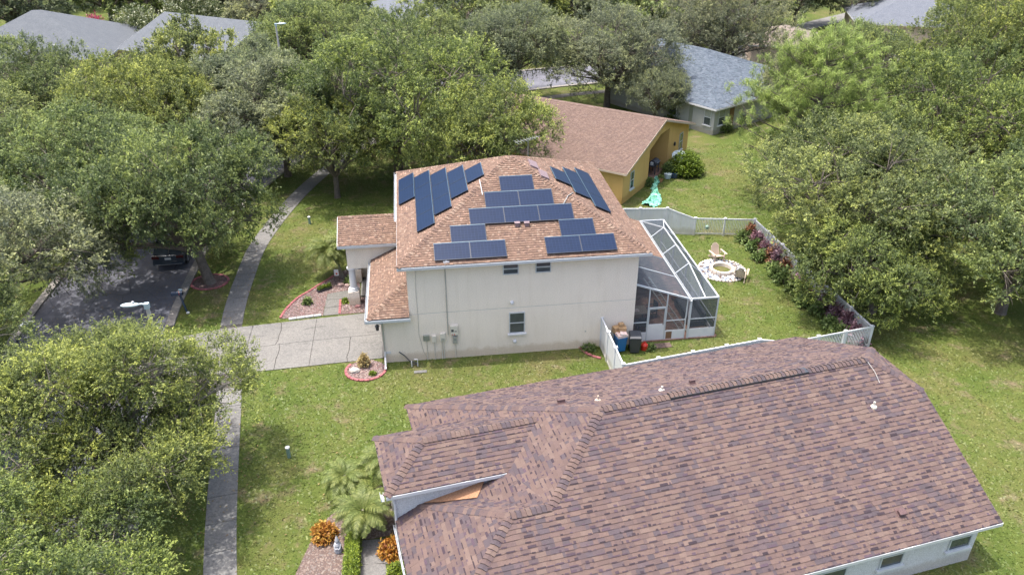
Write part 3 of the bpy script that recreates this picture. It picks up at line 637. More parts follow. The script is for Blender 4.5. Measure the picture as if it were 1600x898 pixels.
for row, (y0, n) in enumerate([(6.66, 2), (2.08, 4), (3.0, 3), (3.93, 2), (4.83, 1)]):
    for k in range(n): y = y0+1.85*k+1.83; panel(lpt(y, .2+row*1.02, LF), (0, -1, 0), (1, 0, sx), pl)
pr = panel_meshes(1.86, .95)
for row, (y0, n) in enumerate([(3.0, 3), (3.95, 2), (4.87, 1)]):
    for k in range(n): panel(rpt(y0+1.885*k, 1.34+row*.985, LF), (0, 1, 0), (-1, 0, sx), pr)

# ================================================================ screen enclosure
C = thing('screen_enclosure', ((W+16)/2, YF, 0), 'white framed pool cage with dark insect screens on the right of the beige house', 'screen enclosure')
XR, ZE, XM, ZM = 16.0, 2.40, 15.25, 3.02; YM0, YM1 = 2.95, 7.6
zl = lambda x: 2.42+.36*(XB-x)
XW = W+.03
def cb(name, a, b_, w=.06, h=None): return MB().bar(a, b_, w, h).build(name, 'white_metal', C)
def scr(ps): 
    return MB().poly(ps).build('screen', 'insect_screen', C)
xs_ = [XW, 12.27, 13.25, XB-.08]
for x in xs_: cb('post', (x, YF, 0), (x, YF, zl(x)-.02), .06)
cb('post', (XB+.12, YF, 0), (XB+.12, YF, ZE), .10)
cb('post', (XR, YF, 0), (XR, YF, ZE), .07)
cb('beam', (XW, YF, zl(XW)), (XB+.06, YF, zl(XB+.06)), .08); cb('beam', (XB, YF, ZE), (XR, YF, ZE), .08)
cb('beam', (XR, YF, ZE), (XR, YB, ZE), .08); cb('beam', (XB+.1, YB, ZE), (XR, YB, ZE), .07)
b = MB(); b.box(XB, XB+.13, YF-.15, YB, 2.34, 2.37); b.box(XB, XB+.015, YF-.15, YB, 2.37, 2.47); b.box(XB+.115, XB+.13, YF-.15, YB, 2.37, 2.47); b.build('gutter_beam', 'white_metal', C)
cb('purlin', (XW, 2.6, zl(XW)), (XB, 2.6, zl(XB)), .05); cb('purlin', (XW, 4.82, zl(XW)-.03), (XB, 4.82, zl(XB)-.03), .06)
scr([(XW, YF, zl(XW)+.01), (XB, YF, zl(XB)+.01), (XB, 2.6, zl(XB)+.01), (XW, 2.6, zl(XW)+.01)]); scr([(XW, 2.6, zl(XW)+.01), (XB, 2.6, zl(XB)+.01), (XB, 4.82, zl(XB)+.01), (XW, 4.82, zl(XW)+.01)])
for x0, x1 in zip(xs_[:-1], xs_[1:]):
    if abs(x0-12.27) < .1:
        cb('door_rail', (x0, YF, 2.02), (x1, YF, 2.02), .06)
        d = MB().box(x0+.04, x1-.04, YF-.02, YF+.02, .04, 1.02).build('screen_door', 'white_paint', C)
        q = MB(); q.box(x0+.04, x0+.09, YF-.022, YF+.022, 1.02, 1.99); q.box(x1-.09, x1-.04, YF-.022, YF+.022, 1.02, 1.99); q.box(x0+.09, x1-.09, YF-.022, YF+.022, 1.94, 1.99); q.build('door_frame', 'white_metal', d)
        MB().box(x1-.14, x1-.11, YF-.07, YF-.022, .98, 1.1).build('handle', 'dark_plastic', d)
        scr([(x0, YF, 1.02), (x1, YF, 1.02), (x1, YF, 1.95), (x0, YF, 1.95)]); scr([(x0, YF, 2.04), (x1, YF, 2.04), (x1, YF, zl(x1)), (x0, YF, zl(x0))])
    else:
        if x0 > 13: 
            MB().box(x0+.03, x0+.09, YF-.02, YF+.02, .0, .58).box(x0+.09, x0+.42, YF-.02, YF+.02, .0, .04).box(x0+.09, x0+.42, YF-.02, YF+.02, .5, .58).box(x0+.42, x1-.03, YF-.02, YF+.02, 0, .58).build('kick_panel', 'white_paint', C)
            MB().box(x0+.09, x0+.42, YF-.005, YF+.005, .04, .5).build('pet_door', 'wood_brown', C)
        else: MB().box(x0+.03, x1-.03, YF-.02, YF+.02, .0, .56).build('kick_panel', 'white_paint', C)
        cb('chair_rail', (x0, YF, 1.18), (x1, YF, 1.18), .05)
        scr([(x0, YF, .56), (x1, YF, .56), (x1, YF, 1.16), (x0, YF, 1.16)]); scr([(x0, YF, 1.2), (x1, YF, 1.2), (x1, YF, zl(x1)), (x0, YF, zl(x0))])
MB().box(XB+.18, XR-.03, YF-.02, YF+.02, 0, .58).build('kick_panel', 'white_paint', C); cb('chair_rail', (XB+.1, YF, 1.18), (XR, YF, 1.18), .05)
scr([(XB+.15, YF, .58), (XR, YF, .58), (XR, YF, 1.16), (XB+.15, YF, 1.16)]); scr([(XB+.15, YF, 1.2), (XR, YF, 1.2), (XR, YF, ZE), (XB+.15, YF, ZE)])
cb('chair_rail', (XR, YF, .9), (XR, YB, .9), .05); MB().box(XR-.02, XR+.02, YF, YB, 0, .3).build('kick_panel', 'white_paint', C)
ys_ = [YF, 2.7, 5.2, 7.6, YB]
for y in ys_[1:]: cb('post', (XR, y, 0), (XR, y, ZE), .08, .1)
for y0, y1 in zip(ys_[:-1], ys_[1:]): scr([(XR, y0, .3), (XR, y1, .3), (XR, y1, ZE), (XR, y0, ZE)])
cb('ridge', (XM, YM0, ZM), (XM, YM1, ZM), .06)
for y in (YM0, 5.27, YM1): cb('rafter', (XB+.08, y, ZE+.02), (XM, y, ZM), .06); cb('rafter', (XM, y, ZM), (XR, y, ZE), .05)
cb('hip_rafter', (XM, YM0, ZM), (XM+.05, YF, ZE), .06); cb('hip_rafter', (XM, YM1, ZM), (XR, YB, ZE), .05); cb('purlin', (XM, YM1, ZM), (XB+.1, YB, ZE), .05)
Q = [((XB+.1, YF, ZE), (XM+.05, YF, ZE), (XM, YM0, ZM), (XB+.1, YM0, ZE)), ((XB+.1, YM0, ZE), (XM, YM0, ZM), (XM, 5.27, ZM), (XB+.1, 5.27, ZE)), ((XB+.1, 5.27, ZE), (XM, 5.27, ZM), (XM, YM1, ZM), (XB+.1, YM1, ZE)),
     ((XB+.1, YM1, ZE), (XM, YM1, ZM), (XB+.1, YB, ZE)), ((XM, YM1, ZM), (XR, YB, ZE), (XB+.1, YB, ZE)), ((XM+.05, YF, ZE), (XR, YF, ZE), (XR, YM0, ZE), (XM, YM0, ZM)),
     ((XM, YM0, ZM), (XR, YM0, ZE), (XR, 5.27, ZE), (XM, 5.27, ZM)), ((XM, 5.27, ZM), (XR, 5.27, ZE), (XR, YM1, ZE), (XM, YM1, ZM)), ((XM, YM1, ZM), (XR, YM1, ZE), (XR, YB, ZE))]
for q in Q: scr(q)
for (x0, x1) in ((XW, 13.0), (13.0, XB), (XB, XR)): scr([(x0, YB, 0.02), (x1, YB, .02), (x1, YB, 2.38), (x0, YB, 2.38)])
for x in (XW, 13.0, XB+.1): cb('post', (x, YB, 0), (x, YB, 2.38), .06)
# patio floor of small brick pavers
pt = bpy.data.objects.new('patio', None); col.objects.link(pt); pt['kind'] = 'structure'; ORG[pt] = Vector((0, 0, 0))
MB().box(W, XR+.15, YF-.12, YB+.1, -.05, .01, (.5, .45, .4)).build('paver_bed', 'brick_paver', pt)
b = MB(); y = YF-.1; j = 0
while y < YB:
    x = W+.02-(j % 2)*.11
    while x < XR+.1: k = random.uniform(.7, 1.3); b.box(x+.004, x+.216, y+.004, y+.106, .0, .03+random.uniform(0, .004), (k, k*random.uniform(.85, 1.05), k*.95)); x += .22
    y += .11; j += 1
b.build('brick_paver', 'brick_paver', pt, kind='stuff')
# things inside the enclosure
t = thing('patio_table', (12.35, 2.2, 0), 'pale square patio table inside the screened room by the house wall', 'table')
MB().box(11.85, 12.85, 1.75, 2.65, .70, .74).build('tabletop', 'wood_grey', t, bevel=.01)
for x, y in ((11.92, 1.82), (12.78, 1.82), (11.92, 2.58), (12.78, 2.58)): MB().box(x-.025, x+.025, y-.025, y+.025, .03, .70).build('leg', 'furniture', t)
b = MB(); b.box(12.1, 12.4, 2.0, 2.3, .745, .76); b.solo('tray', 'paper', (12.25, 2.15, .745), 'small pale tray lying on the square patio table', 'tray')
def chair(x, y, a, label, m='furniture', z0=.03):
    t = thing('patio_chair', (x, y, z0), label, 'chair', 'dark chairs in the screened room'); M = Matrix.Translation((x, y, z0)) @ Matrix.Rotation(a, 4, 'Z')
    MB(M).box(-.25, .25, -.25, .25, .38, .44).build('seat', m, t); MB(M).box(-.25, .25, .22, .27, .5, .95).build('backrest', m, t)
    for i, j in ((-1, -1), (1, -1), (-1, 1), (1, 1)): MB(M).box(i*.22-.02, i*.22+.02, j*.22-.02, j*.22+.02, 0, .5 if j > 0 else .38).build('leg', m, t)
    for i in (-1, 1): MB(M).box(i*.25-.03, i*.25+.03, -.22, .24, .60, .64).build('armrest', m, t)
chair(13.25, 2.6, -1.4, 'dark patio chair facing the square table behind the screen door'); chair(12.3, 1.2, 3.1, 'dark patio chair between the square table and the front screens')
chair(11.95, 3.6, 0, 'dark patio chair behind the square table under the lanai roof')
t = thing('ladder', (14.3, 2.6, 0), 'aluminium extension ladder leaning flat in the screened room', 'ladder')
a0, a1 = Vector((14.35, .6, .12)), Vector((13.2, 4.3, 1.5)); sd = Vector((.33, .1, 0))
for k in (0, 1): MB().bar(a0+sd*k, a1+sd*k, .04, .07).build('side_rail', 'metal_grey', t)
for k in range(1, 12): q = a0+(a1-a0)*(k/12); MB().tube([q, q+sd], .016, 6).build('rung', 'metal_grey', t)
t = thing('outdoor_sofa', (15.35, 2.4, 0), 'black outdoor sofa along the outer screen wall', 'sofa')
MB().box(14.9, 15.9, 1.2, 3.6, .05, .38).build('base', 'furniture', t, bevel=.03)
for k in range(2): MB().box(14.92, 15.68, 1.24+k*1.18, 2.38+k*1.18, .385, .52).build('cushion', 'furniture', t, bevel=.04)
MB().box(15.7, 15.9, 1.2, 3.6, .38, .85).build('backrest', 'furniture', t, bevel=.04)
b = MB(); b.ball(15.15, 4.2, .32, .26, .26, .28, 12, 8); b.solo('clay_pot', 'copper', (15.15, 4.2, .03), 'round terracotta pot behind the black outdoor sofa', 'pot')

# ================================================================ neighbour's house close to the camera
PH = math.radians(8.754); NO = Vector((1.597, -18.777, 0)); NM = Matrix.Translation(NO) @ Matrix.Rotation(PH, 4, 'Z')
L_, WD, E1, s1 = 19.036, 12.424, 2.164, .505; Eg = 3.52; rz = E1+s1*WD/2
Nh = thing('brown_roof_house', tuple(NM @ Vector((L_/2, WD/2, 0))), 'single storey white house with a big purplish brown shingle roof nearest the camera', 'house')
b = MB(NM)
b.box(.4, L_-.4, .4, WD-.4, 0, 2.05); b.box(-1.0, .4, .4, 5.9, 0, 2.05)
w_ = b.build('wall', 'grey_stucco', Nh)
b = MB(NM); b.box(-1.30, 2.4, 6.15, 8.85, 0, 3.36); b.build('wall', 'grey_stucco', Nh)
b = MB(NM)
b.poly([(L_-.42, .4, 2.04), (L_-.42, WD-.4, 2.04), (L_-.42, WD/2+1.7, 4.3), (L_-.42, WD/2-1.7, 4.3)]); b.build('gable_end', 'grey_stucco', Nh)
base = MB(); tabs = []
f_ = lambda poly, d, ref, z0: facet('near', poly, d, ref, z0, s1, NM, base, tabs)
h2 = WD/2; cl = 1.519
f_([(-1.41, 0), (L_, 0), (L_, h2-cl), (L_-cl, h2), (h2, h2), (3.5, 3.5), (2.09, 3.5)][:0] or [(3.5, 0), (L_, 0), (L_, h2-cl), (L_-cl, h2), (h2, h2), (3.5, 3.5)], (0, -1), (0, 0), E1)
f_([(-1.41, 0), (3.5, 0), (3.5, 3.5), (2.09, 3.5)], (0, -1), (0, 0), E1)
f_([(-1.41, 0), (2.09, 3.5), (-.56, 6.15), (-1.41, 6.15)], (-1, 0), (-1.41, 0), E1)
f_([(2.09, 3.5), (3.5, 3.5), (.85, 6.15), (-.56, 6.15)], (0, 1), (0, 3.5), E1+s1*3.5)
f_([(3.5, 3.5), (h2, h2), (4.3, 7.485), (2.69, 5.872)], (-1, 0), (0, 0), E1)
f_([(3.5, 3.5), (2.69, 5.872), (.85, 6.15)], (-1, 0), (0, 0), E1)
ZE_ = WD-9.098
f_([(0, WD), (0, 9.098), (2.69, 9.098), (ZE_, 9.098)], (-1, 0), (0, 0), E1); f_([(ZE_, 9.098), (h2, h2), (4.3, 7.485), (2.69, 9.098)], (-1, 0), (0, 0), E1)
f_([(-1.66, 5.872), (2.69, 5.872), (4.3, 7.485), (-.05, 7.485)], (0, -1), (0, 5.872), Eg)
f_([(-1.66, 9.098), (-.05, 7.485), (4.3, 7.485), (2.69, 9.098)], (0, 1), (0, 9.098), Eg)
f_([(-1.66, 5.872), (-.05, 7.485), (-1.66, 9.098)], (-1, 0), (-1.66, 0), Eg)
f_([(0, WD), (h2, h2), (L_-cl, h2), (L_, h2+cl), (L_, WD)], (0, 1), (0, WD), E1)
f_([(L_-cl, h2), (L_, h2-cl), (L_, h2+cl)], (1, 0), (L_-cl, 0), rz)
nroof = base.build('roof', 'near_shingle', Nh)
cams = Vector(CAM)
def vis(t):                                       # how large a tab shows: area over squared distance, 0 outside the frame
    c = sum((p for p in t[0]), Vector((0, 0, 0)))/len(t[0]); d = c-cams; z = d.dot(Vector(cf)); x, y = d.dot(Vector(cr))/z*F, d.dot(Vector(cu))/z*F
    if abs(x) > 795 or abs(y) > 444: return 0
    a = sum(((t[0][i]-t[0][0]).cross(t[0][i+1]-t[0][0])).length for i in range(1, len(t[0])-1))/2; return a/z**2
tabs.sort(key=vis, reverse=True)
for t_ in tabs[:300]:
    b = MB(); tabs_mesh(b, [t_]); b.build('shingle', 'near_shingle', nroof)
b = MB(); tabs_mesh(b, tabs[300:]); b.build('shingle', 'near_shingle', nroof, kind='stuff')
P3 = lambda u, v, z: NM @ Vector((u, v, z))
for a_, b_ in (((h2+.1, h2, rz), (8.9, h2, rz)), ((8.9, h2, rz+.055), (14.7, h2, rz+.055)), ((14.7, h2, rz), (L_-cl, h2, rz)), ((L_, h2-cl, rz-s1*cl), (L_-cl, h2, rz)), ((L_, h2+cl, rz-s1*cl), (L_-cl, h2, rz)),
               ((3.5, 3.5, E1+s1*3.5), (h2, h2, rz)), ((0, WD, E1), (h2, h2, rz)), ((2.09, 3.5, E1+s1*3.5), (3.5, 3.5, E1+s1*3.5)), ((-1.41, 0, E1), (2.09, 3.5, E1+s1*3.5)), ((-.56, 6.15, E1+s1*.85), (2.09, 3.5, E1+s1*3.5)),
               ((-.05, 7.485, Eg+s1*1.613), (4.3, 7.485, Eg+s1*1.613)), ((-1.66, 5.872, Eg), (-.05, 7.485, Eg+s1*1.613)), ((-1.66, 9.098, Eg), (-.05, 7.485, Eg+s1*1.613))):
    caps('near', (P3(*a_), P3(*b_)), nroof, w=.34, L=.172, slope=.42, lift=.045)
b = MB(NM); b.box(8.9, 14.7, h2-.16, h2+.16, rz-.10, rz+.035); b.build('ridge_vent', 'dark_plastic', nroof)
b = MB(NM); b.slab([(-.5, 6.15, 2.65), (.2, 5.9, 2.745), (1.45, 5.55, 2.94), (1.9, 6.15, 3.135)][::-1], (0, 0, 1), -.02); b.build('flat_cricket', 'tan_board', Nh)
b = MB(NM); b.box(-1.40, 2.0, 6.10, 6.148, 2.1, 3.34); b.build('wall', 'grey_stucco', Nh)
b = MB(NM); b.box(-1.66, 2.62, 5.84, 5.868, 3.37, 3.50); b.box(-1.655, -1.63, 5.9, 9.05, 3.34, 3.44); b.box(-1.66, 2.6, 5.87, 6.1, 3.33, 3.36)
b.box(-1.4, L_+.02, -.03, -.003, E1-.15, E1-.02); b.box(-1.405, -1.38, 0.03, 6.1, E1-.18, E1-.07); b.box(0, L_, WD+.003, WD+.03, E1-.15, E1-.02)
b.slab([(L_+.002, 0, E1-.02), (L_+.002, h2-cl, rz-s1*cl-.02), (L_+.002, h2-cl, rz-s1*cl-.16), (L_+.002, 0, E1-.16)], (-1, 0, 0), .02)
b.build('fascia', 'white_paint', Nh)
b = MB(NM); b.box(-1.4, L_, 0, .42, 2.02, 2.045); b.box(-1.38, -.9, 0.1, 6.1, 2.02, 2.045); b.build('soffit', 'soffit', Nh)
gutter('gutter', P3(-1.72, 5.86, 3.46), P3(-1.72, 6.2, 3.46), NM.to_3x3() @ Vector((-1, 0, 0)), Nh)
gutter('gutter', P3(-1.46, 0, E1-.04), P3(-1.46, 5.9, E1-.04), NM.to_3x3() @ Vector((-1, 0, 0)), Nh, 'white_metal', .05)
MB(NM).tube([(-1.58, 6.0, 3.4), (-1.45, 6.05, 3.25), (-1.38, 6.05, 2.9), (-1.38, 6.05, .1)], .045, 6).build('downspout', 'white_paint', Nh)
NW = lambda u, z: NM @ frameM((u, .396, z), (1, 0, 0), (0, -1, 0))
for u in (17.42, 14.52, 11.55): window(Nh, NW(u, .84), .95 if u > 12 else 1.6, 1.12, True, 'glass_blind')
def nz_(u, v): return E1+s1*min(v, WD-v)
def npipe(u, v, m, h=.28, r=.04, flash=True):
    q = MB(NM); z = nz_(u, v)
    if flash: q.lathe(u, v, [(.13, z-.04), (.12, z+.03), (r*1.3, z+.08)], 10)
    q.lathe(u, v, [(r, z), (r, z+h), (r*.3, z+h)], 10); q.build('vent_pipe', m, Nh)
npipe(16.61, 4.48, 'box_beige', .22); npipe(6.62, 7.4, 'tan_stucco', .24, .03); npipe(9.12, 7.16, 'box_beige', .2)
for u, v, s in ((15.43, 1.02, .30), (5.39, 8.01, .34), (10.47, 7.27, .26)):
    z = nz_(u, v); q = MB(NM @ Matrix.Translation((u, v, z)) @ Matrix.Rotation(math.atan(s1)*(1 if v < h2 else -1), 4, 'X'))
    q.box(-s/2, s/2, -s/2, s/2, 0, .03); q.box(-s*.4, s*.4, -s*.35, s*.2, .03, .15); q.box(-s*.45, s*.45, -s*.45, s*.25, .15, .17); q.build('roof_vent', 'rust_metal', Nh, bevel=.01)
MB(NM).tube([(17.3, 6.0, rz+.02), (17.36, 5.6, rz-.18), (17.33, 5.2, rz-.42)], .011, 5).build('cable', 'metal_grey', Nh)
# two pipes on the wing's left end
# ================================================================ other houses
def gable_house(name, label, O, ang, L, Wd, E, s, style, wallm, ov=.4, hip=(False, False), real=True, flat='grey_roof_flat', recess=None):
    M = Matrix.Translation((O[0], O[1], 0)) @ Matrix.Rotation(ang, 4, 'Z'); h = Wd/2+ov; rz = E+s*h
    T = thing(name, tuple(M @ Vector((L/2, Wd/2, 0))), label, 'house'); b = MB(M)
    if recess:
        va, vm, vb, za, zb = recess; Q = L-2.2; R_ = lambda v: E+s*(min(v, Wd-v)+ov)-.1
        b.box(0, Q, 0, Wd, 0, E-.02); b.box(Q+.001, L-.01, 0, va, 0, E-.02); b.box(Q+.001, L-.01, vb, Wd, 0, E-.02)
        b.poly([(Q, va-.1, E-.03), (Q, vb+.1, E-.03), (Q, vb+.1, R_(vb)), (Q, Wd/2, R_(Wd/2)), (Q, va-.1, R_(va))])
        b.poly([(Q, va, E-.03), (L-.01, va, E-.03), (L-.01, va, R_(va)), (Q, va, R_(va))]); b.poly([(Q, vb, E-.03), (L-.01, vb, E-.03), (L-.01, vb, R_(vb)), (Q, vb, R_(vb))])
        b.poly([(L, 0, 0), (L, va, 0), (L, va, za), (L, va, R_(va)), (L, 0, E-.02)]); b.poly([(L, vb, 0), (L, Wd, 0), (L, Wd, E-.02), (L, vb, R_(vb)), (L, vb, zb)])
        b.poly([(L, va, za), (L, vm, zb), (L, vb, zb), (L, vb, R_(vb)), (L, Wd/2, R_(Wd/2)), (L, va, R_(va))])
    else: b.box(0, L, 0, Wd, 0, E-.02)
    wl = b.build('wall', wallm, T); b = MB(M)
    for e, x in enumerate((.002, L-.002)):
        if not hip[e] and not (recess and e == 1): b.poly([(x, 0, E-.02), (x, Wd, E-.02), (x, Wd/2, rz-.25)])
    if b.v: b.build('gable_end', wallm, T)
    x0, x1 = -ov, L+ov; a0 = x0+(h if hip[0] else 0); a1 = x1-(h if hip[1] else 0)
    base = MB(); tabs = []; y0, y1, ym = -ov, Wd+ov, Wd/2
    FS = [([(x0, y0), (x1, y0), (a1, ym), (a0, ym)], (0, -1), (0, y0), E), ([(x1, y1), (x0, y1), (a0, ym), (a1, ym)], (0, 1), (0, y1), E)]
    if hip[0]: FS.append(([(x0, y1), (x0, y0), (a0, ym)], (-1, 0), (x0, 0), E))
    if hip[1]: FS.append(([(x1, y0), (x1, y1), (a1, ym)], (1, 0), (x1, 0), E))
    for P, d, r, z in FS: facet(style, P, d, r, z, s, M, base, tabs)
    rf = base.build('roof', 'near_shingle' if real else flat, T)
    if real:
        b = MB(); tabs_mesh(b, tabs); b.build('shingle', 'near_shingle', rf, kind='stuff')
    b = MB(M)
    b.box(x0, x1, y0-.03, y0-.003, E-.17, E-.02); b.box(x0, x1, y1+.003, y1+.03, E-.17, E-.02)
    for e, x in enumerate((x0, x1)):
        if hip[e]: b.box(x-.028, x-.003, y0, y1, E-.17, E-.02) if e == 0 else b.box(x+.003, x+.028, y0, y1, E-.17, E-.02)
        else:
            for ya, yb in ((y0, ym), (y1, ym)): b.slab([(x, ya, E-.01), (x, yb, rz-.01), (x, yb, rz-.16), (x, ya, E-.16)], (1 if e else -1, 0, 0), -.025)
    b.build('fascia', 'white_paint' if wallm != 'yellow_stucco' else 'tan_stucco', T)
    b = MB(M); b.box(x0, x1 if not recess else L-2.25, y0, y1, E-.06, E-.03); b.build('soffit', 'soffit', T)
    return T, M, rf
# yellow house: ridge runs to the upper left, gable end faces right
YL = 15.0; ya = math.radians(-39.3); d1 = Vector((math.cos(ya), math.sin(ya), 0)); n1 = Vector((-math.sin(ya), math.cos(ya), 0))
Cn = Vector((15.54, 18.1, 0)); O = Cn-d1*YL
YH, YM, yroof = gable_house('yellow_house', 'yellow stucco house with a tan gable roof behind the white fence', O, ya, YL, 13.0, 2.6, .31, 'yellow', 'yellow_stucco', recess=(4.7, 6.7, 8.5, 2.75, 3.45))
caps('yellow', (YM @ Vector((-.4, 6.5, 2.6+.31*6.9)), YM @ Vector((YL+.4, 6.5, 2.6+.31*6.9))), yroof, w=.25, L=.25)
YX = lambda v, z: YM @ frameM((YL+.004, v, z), (0, 1, 0), (1, 0, 0))
window(YH, YX(1.25, .75), .62, 1.35); window(YH, YX(10.9, .85), .75, 1.45)
b = MB(YM); b.ball(YL+.08, 6.5, 4.1, .09, .05, .09, 8, 5); b.build('security_light', 'white_paint', YH)
b = MB(YM); b.lathe(YL+.1, 9.7, [(.04, 1.65), (.08, 1.7), (.09, 1.9), (.02, 2.02)], 8); b.build('coach_lamp', 'dark_plastic', YH)
b = MB(YM); b.box(YL-2.19, YL+.3, 4.7, 8.5, 0, .05); b.build('porch_floor', 'brick_paver', YH)
# tv antenna above the yellow house
ap = at(830, 216, 6.4); t = thing('tv_antenna', (ap.x-.2, ap.y, 0), 'silver television antenna standing above the tree behind the solar roof', 'antenna')
MB().tube([(ap.x-.2, ap.y, 0), (ap.x-.2, ap.y, 6.4)], .018, 6).build('mast', 'metal_grey', t)
MB().tube([(ap.x-1.1, ap.y-.3, 6.25), (ap.x+.6, ap.y+.2, 6.45)], .012, 5).build('boom', 'metal_grey', t)
for k in range(8): q = Vector((ap.x-1.0+k*.2, ap.y-.27+k*.06, 6.26+k*.024)); MB().tube([q-Vector((-.12, .38, 0))*(1-.05*k), q+Vector((-.12, .38, 0))*(1-.05*k)], .007, 4).build('element', 'white_metal', t)
# grey house on the right
gc = Vector((27.65, 32.41, 0)); A = Vector((26.18, 34.86, 0)); B_ = Vector((31.87, 35.06, 0))
ga = math.atan2(-(A-gc).y, -(A-gc).x)
GH, GM, groof = gable_house('grey_house', 'pale grey house with a blue grey shingle roof beyond the back lawn', gc+(A-gc).normalized()*13.5, math.atan2((gc-A).y, (gc-A).x), 13.5, 15, 2.55, .36, 'slate', 'pale_stucco', hip=(False, True))
GX = lambda v, z: GM @ frameM((13.504, v, z), (0, 1, 0), (1, 0, 0)); GY = lambda u, z: GM @ frameM((u, -.004, z), (1, 0, 0), (0, -1, 0))
window(GH, GY(12.35, .8), .8, 1.45, True, 'glass_blind'); window(GH, GX(.55, .8), .9, 1.45, True, 'glass_blind'); window(GH, GY(8.2, .8), .9, 1.45, True, 'glass_blind')
b = MB(GM); b.box(10.6, 11.0, -.03, -.002, 0, 2.2); b.build('door', 'box_green', GH)
b = MB(GM); b.box(13.5, 13.54, 2.15, 2.75, .1, 2.1); b.build('trellis', 'wood_brown', GH)
b = MB(GM); b.box(13.5, 13.7, 4.0, 4.5, .4, 1.1); b.build('utility_box', 'dark_plastic', GH)
# far houses
def farhouse(name, label, p, ang, L, Wd, E, s, flat, wallm, hip=(True, True)):
    return gable_house(name, label, p, ang, L, Wd, E, s, 'slate', wallm, .45, hip, False, flat)
a0 = at(0, 72, 2.8); a1 = at(330, 100, 2.8)
FA = farhouse('grey_roof_house', 'house at the far left with a grey hip roof and a skylight', (-49.5, 58.5), math.radians(2), 17, 16, 2.9, .45, 'grey_roof_flat', 'tan_stucco')
q = at(90, 42, 4.6); MB(Matrix.Translation(q) @ Matrix.Rotation(math.radians(20), 4, 'X')).box(-.9, .9, -.4, .4, -.05, .12).build('skylight', 'lamp_blue', FA[0])
q = at(85, 75, 3.9); MB().cbox(q.x, q.y, q.z-.2, .5, .4, .5).build('roof_vent', 'metal_grey', FA[0])
FB = farhouse('grey_gable_house', 'house with a plain grey gable roof behind the left street lamp', (-31.8, 63.6), math.radians(-33.8), 14.4, 14.5, 2.9, .36, 'grey_roof_flat', 'tan_stucco', (False, False))
FC = farhouse('white_roof_house', 'pale roofed house almost hidden by the trees at the top centre', (-3, 76), math.radians(8), 17, 13, 2.9, .34, 'white_roof_flat', 'tan_stucco')
FD = farhouse('blue_roof_house', 'far house with a pale blue grey roof and pink walls at the upper right', (59.5, 66), math.radians(-20), 15, 12, 2.8, .38, 'white_roof_flat', 'tan_stucco')
FE = farhouse('tan_roof_house', 'far house with a small tan hip roof left of the tall pine top', (41, 56.5), math.radians(-18), 8, 8, 2.6, .36, 'tan_roof_flat', 'tan_stucco')
for T, M, u in ((FA[0], FA[1], 3.), (FA[0], FA[1], 9.), (FB[0], FB[1], 5), (FD[0], FD[1], 4), (FD[0], FD[1], 9), (FE[0], FE[1], 3)):
    window(T, M @ frameM((u, -.004, .9), (1, 0, 0), (0, -1, 0)), 1.4, 1.3, True, 'glass')
MB().poly([tuple(at(x, y, 0))[:2]+(.012,) for x, y in ((1060, 118), (1190, 130), (1330, 118), (1450, 95), (1450, 70), (1300, 66), (1190, 80))]).build('far_driveway', 'concrete', kind='structure')
MB().poly([tuple(at(x, y, 0))[:2]+(.014,) for x, y in ((1190, 52), (1330, 18), (1370, 14), (1376, 20), (1200, 62))]).build('far_path', 'concrete', kind='structure')

